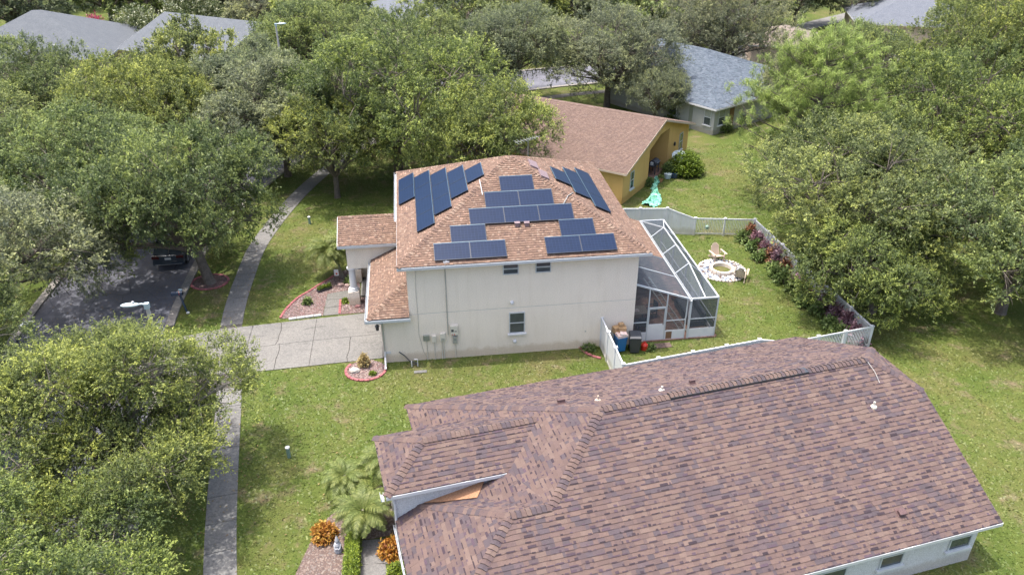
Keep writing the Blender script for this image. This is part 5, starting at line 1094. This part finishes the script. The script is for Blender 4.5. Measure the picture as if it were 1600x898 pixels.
b = MB(); b.lathe(-2.98, -12.15, [(.14, .02), (.13, .08), (.16, .1), (.15, .2), (.11, .32), (.13, .4), (.10, .47), (.05, .5)], 12); b.ball(-2.98, -12.15, .58, .085, .085, .10, 10, 7); b.lathe(-2.98, -12.15, [(.08, .62), (.05, .72), (.005, .84)], 10); b.tube([(-3.1, -12.18, .42), (-3.06, -12.28, .28), (-2.96, -12.3, .3)], .035, 6); b.tube([(-2.86, -12.18, .42), (-2.9, -12.28, .28), (-2.98, -12.3, .26)], .035, 6)
b.solo('garden_statue', 'statue_grey', (-2.98, -12.15, 0), 'small grey garden statue on the mulch beside the green hedge', 'statue', smooth=False)
# ---------------- fence row shrubs
random.seed(3); nS = 30; FG = 'shrubs planted along the white picket fence'
KS = [('cordyline', 'plum_leaf', 'plum purple cordyline '), ('fern_plant', 'fern_leaf', 'bright green ferny plant '), ('croton', 'rust_leaf', 'rust coloured croton '), ('fern_plant', 'fern_leaf', 'dark green leafy shrub ')]
seqs = [2, 1, 0, 0, 1, 2, 0, 1, 2, 0, 1, 2, 3, 1, 3, 0, 1, 3, 2, 3, 1, 0, 3, 0, 0, 1, 0, 3, 0, 0]
ORD = ['first', 'second', 'third', 'fourth', 'fifth', 'sixth', 'seventh', 'eighth', 'ninth', 'tenth', 'eleventh', 'twelfth']
cnt = {}
for i in range(nS):
    f = (i+.5)/nS; k = seqs[i]; cnt[k] = cnt.get(k, 0)+1; x = NE[0]+(SE[0]-NE[0])*f-.28-random.uniform(0, .35)-(.5 if k in (1, 3) else 0); y = NE[1]+(SE[1]-NE[1])*f
    h = random.uniform(.6, 1.45) if k in (0, 2) else random.uniform(.35, .85); r = random.uniform(.24, .36) if k in (0, 2) else random.uniform(.32, .46)
    bush(KS[k][0], KS[k][2]+'by the picket fence, '+ORD[cnt[k]-1]+' of its kind from far corner', x, y, r, h, random.randint(20, 48) if k in (0, 2) else random.randint(30, 75), 8, .24 if k in (0, 2) else .22, KS[k][1], 50+i, group=FG, tw=(.3, .6))
for k, (x, y, lab) in enumerate([(20.7, 13.4, 'x')][:0]): pass
# ---------------- bins, boxes and the can behind the gate fence
def wheelie(x, y, label, m, a, w=.58, d=.66, h=.98, lid='dark_plastic', open_=False):
    t = thing('wheelie_bin', (x, y, 0), label, 'bin'); M = Matrix.Translation((x, y, 0)) @ Matrix.Rotation(a, 4, 'Z'); b = MB(M); w2, d2 = w/2, d/2; k = .78
    b.add([(-w2*k, -d2*k, .04), (w2*k, -d2*k, .04), (w2*k, d2*k, .04), (-w2*k, d2*k, .04), (-w2, -d2, h), (w2, -d2, h), (w2, d2, h), (-w2, d2, h)], [(3, 2, 1, 0), (4, 5, 6, 7), (0, 1, 5, 4), (1, 2, 6, 5), (2, 3, 7, 6), (3, 0, 4, 7)])
    b.box(-w2-.02, w2+.02, -d2-.02, d2+.02, h-.09, h-.04); b.build('body', m, t, bevel=.025)
    b = MB(M)
    if open_: b.box(-w2, w2, d2+.02, d2+.06, h-.5, h)
    else: b.add([(-w2-.03, -d2-.05, h+.01), (w2+.03, -d2-.05, h+.01), (w2+.03, d2, h+.03), (-w2-.03, d2, h+.03), (-w2+.03, -d2+.06, h+.07), (w2-.03, -d2+.06, h+.07), (w2-.03, d2-.05, h+.10), (-w2+.03, d2-.05, h+.10)], [(3, 2, 1, 0), (4, 5, 6, 7), (0, 1, 5, 4), (1, 2, 6, 5), (2, 3, 7, 6), (3, 0, 4, 7)])
    b.build('lid', m, t, bevel=.015); MB(M).tube([(-w2*.8, d2+.06, h-.03), (w2*.8, d2+.06, h-.03)], .018, 6).build('handle', m, t)
    for s_ in (-1, 1): MB(M).tube([(s_*w2*.72, d2*.85, .11), (s_*(w2*.72+.06), d2*.85, .11)], .11, 12).build('wheel', 'rubber', t)
    return t
wheelie(10.72, -.42, 'blue recycling bin overflowing with cardboard behind the white gate fence', 'blue_plastic', .1, .52, .6, .92, open_=True)
wheelie(11.42, -.62, 'black wheeled rubbish bin between the blue bin and the red can', 'dark_plastic', -.15)
for k, (x, y, z, a, w, d, h, m, lab) in enumerate([(10.72, -.5, .93, .2, .55, .5, .13, 'paper', 'white and red packaging lying on top of the blue bin'), (10.78, -.62, 1.065, -.2, .32, .28, .10, 'paper', 'small printed white box on the packaging pile'), (10.55, -.2, .98, .3, .42, .3, .32, 'cardboard', 'larger brown cardboard box standing at the back of the blue bin'), (10.80, -.28, 1.07, -.1, .40, .34, .25, 'cardboard', 'brown cardboard box in the middle of the pile on the blue bin'), (10.76, -.2, 1.325, .15, .26, .22, .16, 'cardboard', 'smallest brown cardboard box topmost on the blue bin')]):
    b = MB(Matrix.Translation((x, y, z)) @ Matrix.Rotation(a, 4, 'Z')); b.box(-w/2, w/2, -d/2, d/2, 0, h); b.box(-w/2+.01, -.01, -d/2+.005, d/2-.005, h, h+.012); b.box(.01, w/2-.01, -d/2+.005, d/2-.005, h, h+.006); b.solo('cardboard_box' if m == 'cardboard' else 'packaging', m, (x, y, z), lab, 'box', bevel=.006)
b = MB(); b.lathe(11.98, -.55, [(.17, 0), (.18, .04), (.18, .30), (.10, .38), (.05, .40), (.05, .44)], 14); b.tube([(11.88, -.55, .38), (11.98, -.55, .50), (12.08, -.55, .38)], .018, 5); b.solo('fuel_can', 'red_plastic', (11.98, -.55, 0), 'small red can on the grass right of the black bin', 'can')
bush('ground_plant', 'low green weeds between the wall and the gate fence', 9.1, -.15, .4, .28, 110, 6, .11, 'fern_leaf', 71, stem=False)
bush('ground_plant', 'small green weed beside the red can', 12.3, -.55, .28, .22, 60, 6, .11, 'fern_leaf', 72, stem=False)
b = MB(); b.box(12.6, 13.5, -.55, -.12, 0, .03); b.solo('stepping_slab', 'mulch_soil', (13.05, -.3, 0), 'flat dark slab in the grass before the screen door', 'slab')
MB().ball(10.85, -2.6, .08, .25, .2, .12, 9, 6, (.55, .5, .45), .15).solo('boulder', 'stone', (10.85, -2.6, 0), 'pale rock against the inside corner of the privacy fence', 'boulder')
# ---------------- fire pit
FC_ = (19.12, 7.27); fp_ = thing('fire_pit', (*FC_, 0), 'round fire pit of white and blue grey stones on the back lawn', 'fire pit')
MB().prism([(FC_[0]+1.43*math.cos(t), FC_[1]+1.43*math.sin(t)) for t in th], -.03, .02).build('base', 'mulch_soil', fp_)
MB().prism([(FC_[0]+.55*math.cos(t), FC_[1]+.55*math.sin(t)) for t in th], .0, .026).build('inner_floor', 'lawn', fp_)
random.seed(12)
for k in range(17):                                              # inner ring of blocks
    a = 2*math.pi*k/17; M = Matrix.Translation((FC_[0]+.66*math.cos(a), FC_[1]+.66*math.sin(a), 0)) @ Matrix.Rotation(a, 4, 'Z'); c = random.uniform(.62, .78)
    MB(M).add([(-.09, -.11, 0), (.10, -.125, 0), (.10, .125, 0), (-.09, .11, 0), (-.08, -.10, .24), (.09, -.115, .24), (.09, .115, .24), (-.08, .10, .24)], [(3, 2, 1, 0), (4, 5, 6, 7), (0, 1, 5, 4), (1, 2, 6, 5), (2, 3, 7, 6), (3, 0, 4, 7)], (c, c*.9, c*.78)) if False else None
    q = MB(M); q.add([(-.09, -.11, 0), (.10, -.125, 0), (.10, .125, 0), (-.09, .11, 0), (-.08, -.10, .24), (.09, -.115, .24), (.09, .115, .24), (-.08, .10, .24)], [(3, 2, 1, 0), (4, 5, 6, 7), (0, 1, 5, 4), (1, 2, 6, 5), (2, 3, 7, 6), (3, 0, 4, 7)], (c, c*.9, c*.8)); q.build('ring_block', 'stone', fp_)
for k in range(44):
    a = 2*math.pi*k/44; r = 1.43+random.uniform(-.02, .02); c = random.uniform(.5, .75); q = MB(); q.ball(FC_[0]+r*math.cos(a), FC_[1]+r*math.sin(a), .05, .095, .085, .07, 7, 4, (c, c*.92, c*.84), .15); q.build('rim_stone', 'stone', fp_)
rs = np.random.RandomState(2)
for k in range(232):
    a = rs.rand()*6.283; r = math.sqrt(rs.uniform(.82**2, 1.36**2)); s_ = rs.uniform(.045, .085); c = [(.78, .78, .76), (.85, .85, .85), (.20, .25, .34), (.14, .17, .24), (.5, .53, .58)][rs.randint(5)]
    q = MB(); q.ball(FC_[0]+r*math.cos(a), FC_[1]+r*math.sin(a), .035+rs.rand()*.02, s_*1.25, s_, s_*.7, 6, 4, c, .18); q.build('stone', 'stone', fp_)
def adirondack(x, y, a, label, m):
    t = thing('adirondack_chair', (x, y, .0), label, 'chair'); M = Matrix.Translation((x, y, 0)) @ Matrix.Rotation(a, 4, 'Z')   # faces local -y
    for k in range(6): z0, z1 = .36-.0, .22; y0 = -.30+k*.095; zz = .38-k*.028; MB(M).slab([(-.27, y0, zz), (.27, y0, zz), (.27, y0+.085, zz-.026), (-.27, y0+.085, zz-.026)], (0, .3, 1), .02).build('seat_slat', m, t)
    for k in range(7):
        x0 = -.27+k*.079; hh = .98-.020*(k-3)**2; MB(M).add([(x0, .24, .2), (x0+.07, .24, .2), (x0+.07, .47, hh), (x0, .47, hh), (x0, .265, .2), (x0+.07, .265, .2), (x0+.07, .495, hh), (x0, .495, hh)], [(0, 1, 2, 3), (7, 6, 5, 4), (0, 4, 5, 1), (1, 5, 6, 2), (2, 6, 7, 3), (3, 7, 4, 0)]) if False else None
        q = MB(M); q.add([(x0, .24, .2), (x0+.07, .24, .2), (x0+.07, .47, hh), (x0, .47, hh), (x0, .265, .2), (x0+.07, .265, .2), (x0+.07, .495, hh), (x0, .495, hh)], [(0, 1, 2, 3), (7, 6, 5, 4), (0, 4, 5, 1), (1, 5, 6, 2), (2, 6, 7, 3), (3, 7, 4, 0)]); q.build('back_slat', m, t)
    for s_ in (-1, 1):
        MB(M).slab([(s_*.40-.07, -.42, .56), (s_*.40+.07, -.42, .56), (s_*.40+.05, .38, .54), (s_*.40-.05, .38, .54)], (0, 0, 1), .025).build('armrest', m, t)
        MB(M).box(s_*.31-.02, s_*.31+.02, -.36, -.26, 0, .53).build('leg', m, t); q = MB(M); q.bar((s_*.29, -.34, .34), (s_*.29, .62, .03), .03, .11); q.build('side_rail', m, t)
        MB(M).bar((s_*.36, .28, .30), (s_*.36, .33, .53), .03, .05).build('arm_brace', m, t)
mat('tan_plastic', (.50, .40, .33), (.45, .36, .30), 4, .6)
adirondack(19.35, 8.75, .12, 'tan slatted garden chair facing the camera behind the fire pit', 'tan_plastic')
adirondack(19.85, 6.15, 2.65, 'dark brown slatted garden chair with pale arms in front of the fire pit', 'wood_grey')
# ---------------- yellow house porch things
t = thing('barbecue_grill', tuple(at(1021, 271)), 'black barbecue grill with a closed lid in the yellow porch', 'grill'); q = at(1021, 271); GMx = Matrix.Translation(q) @ Matrix.Rotation(ya+math.pi/2, 4, 'Z')
b = MB(GMx); b.box(-.4, .4, -.28, .28, .75, .92); b.tube([(-.4, 0, .92), (.4, 0, .92)], .29, 14); b.box(-.8, -.42, -.22, .22, .86, .9); b.box(.42, .8, -.22, .22, .86, .9); b.build('firebox', 'furniture', t)
for x, y in ((-.36, -.24), (.36, -.24), (-.36, .24), (.36, .24)): MB(GMx).box(x-.03, x+.03, y-.03, y+.03, .05, .75).build('leg', 'furniture', t)
MB(GMx).tube([(-.3, -.33, 1.02), (.3, -.33, 1.02)], .02, 6).build('handle', 'chrome', t)
MB(GMx).box(-.6, -.45, -.1, .1, .905, 1.1).solo('white_bottle', 'white_paint', tuple(GMx @ Vector((-.52, 0, .905))), 'small white container standing on the grill shelf', 'container')
p = at(1070, 271); bush('round_bush', 'large rounded variegated green bush at the corner of the yellow house', p.x, p.y, 1.35, 1.75, 1500, 9, .13, 'hedge_leaf', 81, tw=(.1, .2))
p = at(1045, 274); bush('ground_plant', 'dark leafy shrub between the yellow porch and the round bush', p.x, p.y, .55, 1.1, 220, 8, .16, 'fern_leaf', 82)
p = at(1043, 279); MB().lathe(p.x, p.y, [(.18, 0), (.26, .05), (.30, .42), (.26, .42)], 14).solo('flower_pot', 'lamp_blue', tuple(p), 'pale blue glazed pot at the edge of the yellow porch', 'pot')
p = at(1053, 278); MB().lathe(p.x, p.y, [(.18, 0), (.26, .05), (.30, .4), (.26, .4)], 14).solo('flower_pot', 'navy_paint', tuple(p), 'dark blue glazed pot beside the large round bush', 'pot')
p = at(1032, 284); MB().lathe(p.x, p.y, [(.14, 0), (.2, .3), (.17, .3)], 12).solo('flower_pot', 'copper', tuple(p), 'small terracotta pot left of the pale blue pot', 'pot'); bush('potted_plant', 'small green plant in the terracotta pot of the yellow porch', p.x, p.y, .25, .3, 60, 6, .1, 'fern_leaf', 83, z=.26)
p = at(1062, 246, 1.2); MB(Matrix.Translation(p) @ Matrix.Rotation(.5, 4, 'X')).lathe(0, 0, [(.05, -.1), (.30, 0), (.62, .06), (.66, .12), (.58, .10)], 20).solo('satellite_dish', 'lamp_blue', tuple(p), 'round pale dish tilted above the large round bush', 'dish')
p = at(1012, 288); bush('ground_plant', 'low green plants on the left side of the yellow porch opening', p.x, p.y, .5, .5, 120, 7, .14, 'fern_leaf', 84)
b = MB(); rs = np.random.RandomState(6); pth = smooth_line([tuple(at(x, y, 0))[:2] for x, y in ((1010, 322), (1021, 316), (1024, 306), (1022, 296), (1023, 288), (1027, 282))], 9)
wd = np.interp(np.linspace(0, 1, len(pth)), [0, .1, .35, .55, .8, 1], [.35, .62, .45, .18, .2, .34]); nw = 12; G_ = []
for i, q in enumerate(pth):
    tq = pth[min(i+1, len(pth)-1)]-pth[max(i-1, 0)]; tq = tq/np.linalg.norm(tq)
    for j in range(nw): u_ = (j/(nw-1)-.5)*2; G_.append((q[0]+tq[1]*u_*wd[i]+rs.normal()*.05, q[1]-tq[0]*u_*wd[i]+rs.normal()*.05, .04+abs(rs.normal())*.13*(1.15-abs(u_))+.14*(1-u_*u_)))
b.add(G_, [(i*nw+j, i*nw+j+1, (i+1)*nw+j+1, (i+1)*nw+j) for i in range(len(pth)-1) for j in range(nw-1)])
b.solo('crumpled_tarp', 'teal_tarp', tuple(at(1018, 312)), 'crumpled teal and white plastic tarp lying on the lawn by the yellow house', 'tarp')
for (x, y, s_, lab) in ((1128, 205, .8, 'green shrub at the corner windows of the grey house'), (1056, 192, .9, 'low shrub between the yellow and the grey house')):
    p = at(x, y); bush('ground_plant', lab, p.x, p.y, s_, s_*1.5, 300, 8, .16, 'fern_leaf', int(x))
p = at(1240, 240); MB().box(-.5, .5, -.05, .05, 0, 0.02).solo('garden_tray', 'lamp_blue', (0, 0, 0), 'pale blue tray on the ground under the pine', 'tray').location = (p.x, p.y, 0)
# ---------------- street lamp, mailbox, car
def street_lamp(x, y, h, ang, label, arm=1.3):
    t = thing('street_lamp', (x, y, 0), label, 'street lamp'); MB().lathe(x, y, [(.15, -.05), (.13, .2), (.085, h)], 8).build('pole', 'concrete_pole', t)
    M = Matrix.Translation((x, y, h)) @ Matrix.Rotation(ang, 4, 'Z'); b = MB(M); b.box(-.1, .1, -.1, .1, -.1, .16); b.tube([(0, 0, .05), (arm*.55, 0, .14), (arm, 0, .12)], .05, 6); b.build('arm', 'lamp_blue', t)
    b = MB(M); b.ball(arm+.35, 0, .12, .42, .16, .09, 14, 7); b.build('lamp_head', 'lamp_blue', t, smooth=True); b = MB(M); b.lathe(arm+.2, 0, [(.05, .18), (.05, .28), (.02, .30)], 8); b.build('photocell', 'white_paint', t)
street_lamp(-11.42, -1.75, 5.15, math.pi, 'grey street lamp with a pale blue head rising over the left street', .0+.35)
street_lamp(-11.2, 43.5, 8.6, 0.1, 'tall far street lamp in front of the grey gable roof', .2)
t = thing('mailbox', (-12.55, 6.45, 0), 'dark blue mailbox on a leaning post at the kerb', 'mailbox')
MB().bar((-12.5, 6.4, -.05), (-12.72, 6.5, 1.15), .09).build('post', 'navy_paint', t); MB().ball(-12.48, 6.38, .04, .1, .1, .07, 8, 5, (.7,)*3).build('base_stone', 'stone', t)
q = MB(Matrix.Translation((-12.85, 6.5, 1.15)) @ Matrix.Rotation(math.pi/2, 4, 'Z')); q.box(-.12, .12, -.30, .30, 0, .12); q.tube([(0, -.30, .12), (0, .30, .12)], .12, 12); q.build('box', 'navy_paint', t)
MB().box(-12.72, -12.70, 6.36, 6.38, 1.2, 1.46).build('flag', 'red_plastic', t)
MB().lathe(-12.7, 6.62, [(.10, 1.15), (.14, 1.3), (.1, 1.42)], 8).build('paper_tube', 'lamp_blue', t)
def car(x, y, a, label):
    t = thing('parked_car', (x, y, 0), label, 'car'); M = Matrix.Translation((x, y, 0)) @ Matrix.Rotation(a, 4, 'Z'); m = 'car_paint'
    # side outline (y forward from the rear bumper, z), widths per point
    low = [(0, .42), (.0, .62), (.04, .95), (.10, 1.02), (4.0, .98), (4.7, .80), (4.78, .5), (4.7, .3), (.1, .3)]
    b = MB(M); n = len(low); hw = [.90, .93, .93, .92, .92, .82, .80, .85, .88]
    b.add([(-w, p[0], p[1]) for p, w in zip(low, hw)]+[(w, p[0], p[1]) for p, w in zip(low, hw)], [list(range(n)), list(range(n, 2*n))[::-1]]+[(i, n+i, n+(i+1) % n, (i+1) % n) for i in range(n)])
    body = b.build('body', m, t, bevel=.05)
    up = [(.08, 1.0), (.45, 1.62), (.75, 1.68), (2.6, 1.66), (3.6, 1.0)]; hw = [.86, .70, .68, .68, .84]; b = MB(M); n = 5
    b.add([(-w, p[0], p[1]) for p, w in zip(up, hw)]+[(w, p[0], p[1]) for p, w in zip(up, hw)], [list(range(n)), list(range(n, 2*n))[::-1]]+[(i, n+i, n+(i+1) % n, (i+1) % n) for i in range(n)]); b.build('cabin', m, t, bevel=.04)
    def pane(ps, nrm): MB(M).slab(ps, nrm, -.008).build('window', 'glass', t)
    pane([(-.76, .125, 1.06), (.76, .125, 1.06), (.64, .41, 1.54), (-.64, .41, 1.54)], (0, -1, .6)); pane([(-.70, 3.50, 1.06), (.70, 3.50, 1.06), (.62, 2.72, 1.60), (-.62, 2.72, 1.60)], (0, 1, .7))
    for s_ in (-1, 1):
        for y0, y1 in ((.55, 1.55), (1.62, 2.55)): pane([(s_*.835, y0, 1.06), (s_*.835, y1, 1.06), (s_*.71, y1, 1.58), (s_*.71, y0+.1, 1.58)], (s_, 0, .3))
        for yy in (.85, 3.85):
            w_ = MB(M).tube([(s_*.70, yy, .34), (s_*.92, yy, .34)], .34, 18).build('wheel', 'rubber', t); MB(M).tube([(s_*.915, yy, .34), (s_*.93, yy, .34)], .21, 12).build('rim', 'chrome', w_)
        q = MB(M); q.box(s_*.93-(.42 if s_ > 0 else 0), s_*.93+(0 if s_ > 0 else .42), -.02, .06, .80, .95); q.build('tail_light', 'car_light', t)
        q = MB(M); q.box(s_*.95-.06, s_*.95+.10, 2.75, 2.95, 1.0, 1.14); q.build('mirror', m, t)
    MB(M).box(-.52, .52, -.022, .02, .96, .99).build('trim_strip', 'chrome', t); MB(M).box(-.93, .93, -.05, .1, .38, .60).build('bumper', m, t, bevel=.03); MB(M).box(-.8, .8, -.058, -.04, .40, .44).build('trim_strip', 'chrome', t)
    MB(M).box(-.18, .18, -.03, -.005, .72, .86).build('number_plate', 'white_paint', t); MB(M).box(-.6, .6, .42, .62, 1.62, 1.66).build('spoiler', m, t)
    MB(M).box(-.66, .66, .9, 2.6, 1.665, 1.685).build('sunroof', 'glass', t)
car(-14.75, 11.9, .03, 'dark blue grey car parked at the kerb half under the lawn tree')
p = at(46, 516); MB().box(-.28, .28, -.22, .22, 0, .42).box(-.31, .31, -.25, .25, .42, .47).solo('utility_box', 'white_metal', (0, 0, 0), 'small pale utility box on the far verge at the left edge', 'box').location = (p.x, p.y, 0)

# ---------------------------------------------------------------- grass blades on the nearer lawns
rs = np.random.RandomState(99); n = 230000
P = np.column_stack([rs.uniform(-14, 34, n), rs.uniform(-17.5, 30, n)])
d = np.hypot(P[:, 0]-.8, P[:, 1]+33); P = P[rs.rand(len(P)) < np.clip(30/d, 0, 1)**1.0]
def nm(poly): return [tuple(NM @ Vector((u, v, 0)))[:2] for u, v in poly]
for poly in (nm([(0, .4), (18.6, .4), (18.6, 12), (0, 12)]), nm([(-1.3, .4), (.5, .4), (.5, 8.9), (-1.3, 8.9)]), [(0, 0), (16.2, 0), (16.2, 10.2), (0, 10.2)], [(-3.4, 6.05), (0, 6.05), (0, 12), (-3.4, 9.4)], [(0, 0), (W, 0), (W, D_), (0, D_)],
             [(-1.45, 0), (0, 0), (0, 6.1), (-1.45, 6.1)], DRIVE, BED1, BED1B, BED2, BED3, RING, [(-2.25, -17), (-.9, -17), (-.9, -11.6), (-2.25, -11.6)], [(-5, 5), (-2.9, 5), (-2.9, 7.9), (-5, 7.9)], [(15.5, 18.1), (23.8, 28.2), (15, 36), (5, 27)]):
    P = P[~inside(P, poly)]
P = P[np.hypot(P[:, 0]-FC_[0], P[:, 1]-FC_[1]) > 1.5]
SWa = np.array([q for q in SW]); dm = np.min(np.hypot(P[:, None, 0]-SWa[None, :, 0], P[:, None, 1]-SWa[None, :, 1]), axis=1)
# signed side of the sidewalk line
A_ = np.array([samp(SW, D, s) for s in np.linspace(0, D[-1], 500)]); T_ = np.gradient(A_, axis=0); T_ /= np.linalg.norm(T_, axis=1, keepdims=True)
out = []
for c in np.array_split(P, 12):
    k = np.argmin(np.hypot(c[:, None, 0]-A_[None, :, 0], c[:, None, 1]-A_[None, :, 1]), axis=1); r = c-A_[k]; s_ = r[:, 0]*T_[k, 1]-r[:, 1]*T_[k, 0]; out.append(c[(s_ > .62) | ((s_ < -.62) & (s_ > -2.95))])
P = np.vstack(out); n = len(P); a = rs.rand(n)*6.283; h = rs.uniform(.02, .045, n); w = rs.uniform(.02, .05, n); lean = rs.normal(size=(n, 2))*.045
B0 = np.column_stack([P[:, 0]-np.cos(a)*w, P[:, 1]-np.sin(a)*w, np.zeros(n)]); B1 = np.column_stack([P[:, 0]+np.cos(a)*w, P[:, 1]+np.sin(a)*w, np.zeros(n)])
T0 = np.column_stack([P[:, 0]+lean[:, 0]+np.cos(a)*w*.5, P[:, 1]+lean[:, 1]+np.sin(a)*w*.5, h]); T1 = T0-np.column_stack([np.cos(a)*w, np.sin(a)*w, rs.uniform(-.01, .02, n)])
V = np.stack([B0, B1, T0, T1], 1); k = rs.uniform(.82, 1.2, n); me = npmesh('grass', V, True, np.column_stack([k*rs.uniform(.9, 1.1, n), k, k*rs.uniform(.8, 1.1, n)]), 'blades')
g_ = bpy.data.objects.new('grass', me); link(g_, 'grass', None); tag(g_, 'short lawn grass around the houses', 'grass', kind='stuff')

# fallen leaves under the street trees
L_pts = []
for (x, y, R, n) in ((TC[0]-.6, TC[1], 6, 700), (-11, -8, 5.5, 700), (-18, 4, 6, 350), (-3, -8, 3, 60), (27, 3, 7, 500)):
    q = rs.normal(size=(n, 2))*R*.5+np.array([x, y]); L_pts.append(q)
P = np.vstack(L_pts); P = P[~inside(P, BED1)]; n = len(P); a = rs.rand(n)*6.283; l = rs.uniform(.03, .065, n); zz = .045+rs.rand(n)*.02
ca, sa = np.cos(a)*l, np.sin(a)*l
V = np.stack([np.column_stack([P[:, 0]-ca, P[:, 1]-sa, zz]), np.column_stack([P[:, 0]+sa*.5, P[:, 1]-ca*.5, zz+.006]), np.column_stack([P[:, 0]+ca, P[:, 1]+sa, zz]), np.column_stack([P[:, 0]-sa*.5, P[:, 1]+ca*.5, zz+.006])], 1)
pal_ = np.array([(.22, .15, .07), (.16, .10, .05), (.28, .21, .09), (.12, .10, .05)]); me = npmesh('leaf_litter', V, True, pal_[rs.randint(0, 4, n)], 'stone')
o = bpy.data.objects.new('leaf_litter', me); link(o, 'leaf_litter', None); tag(o, 'dry fallen leaves scattered under the street trees', 'leaf litter', kind='stuff')
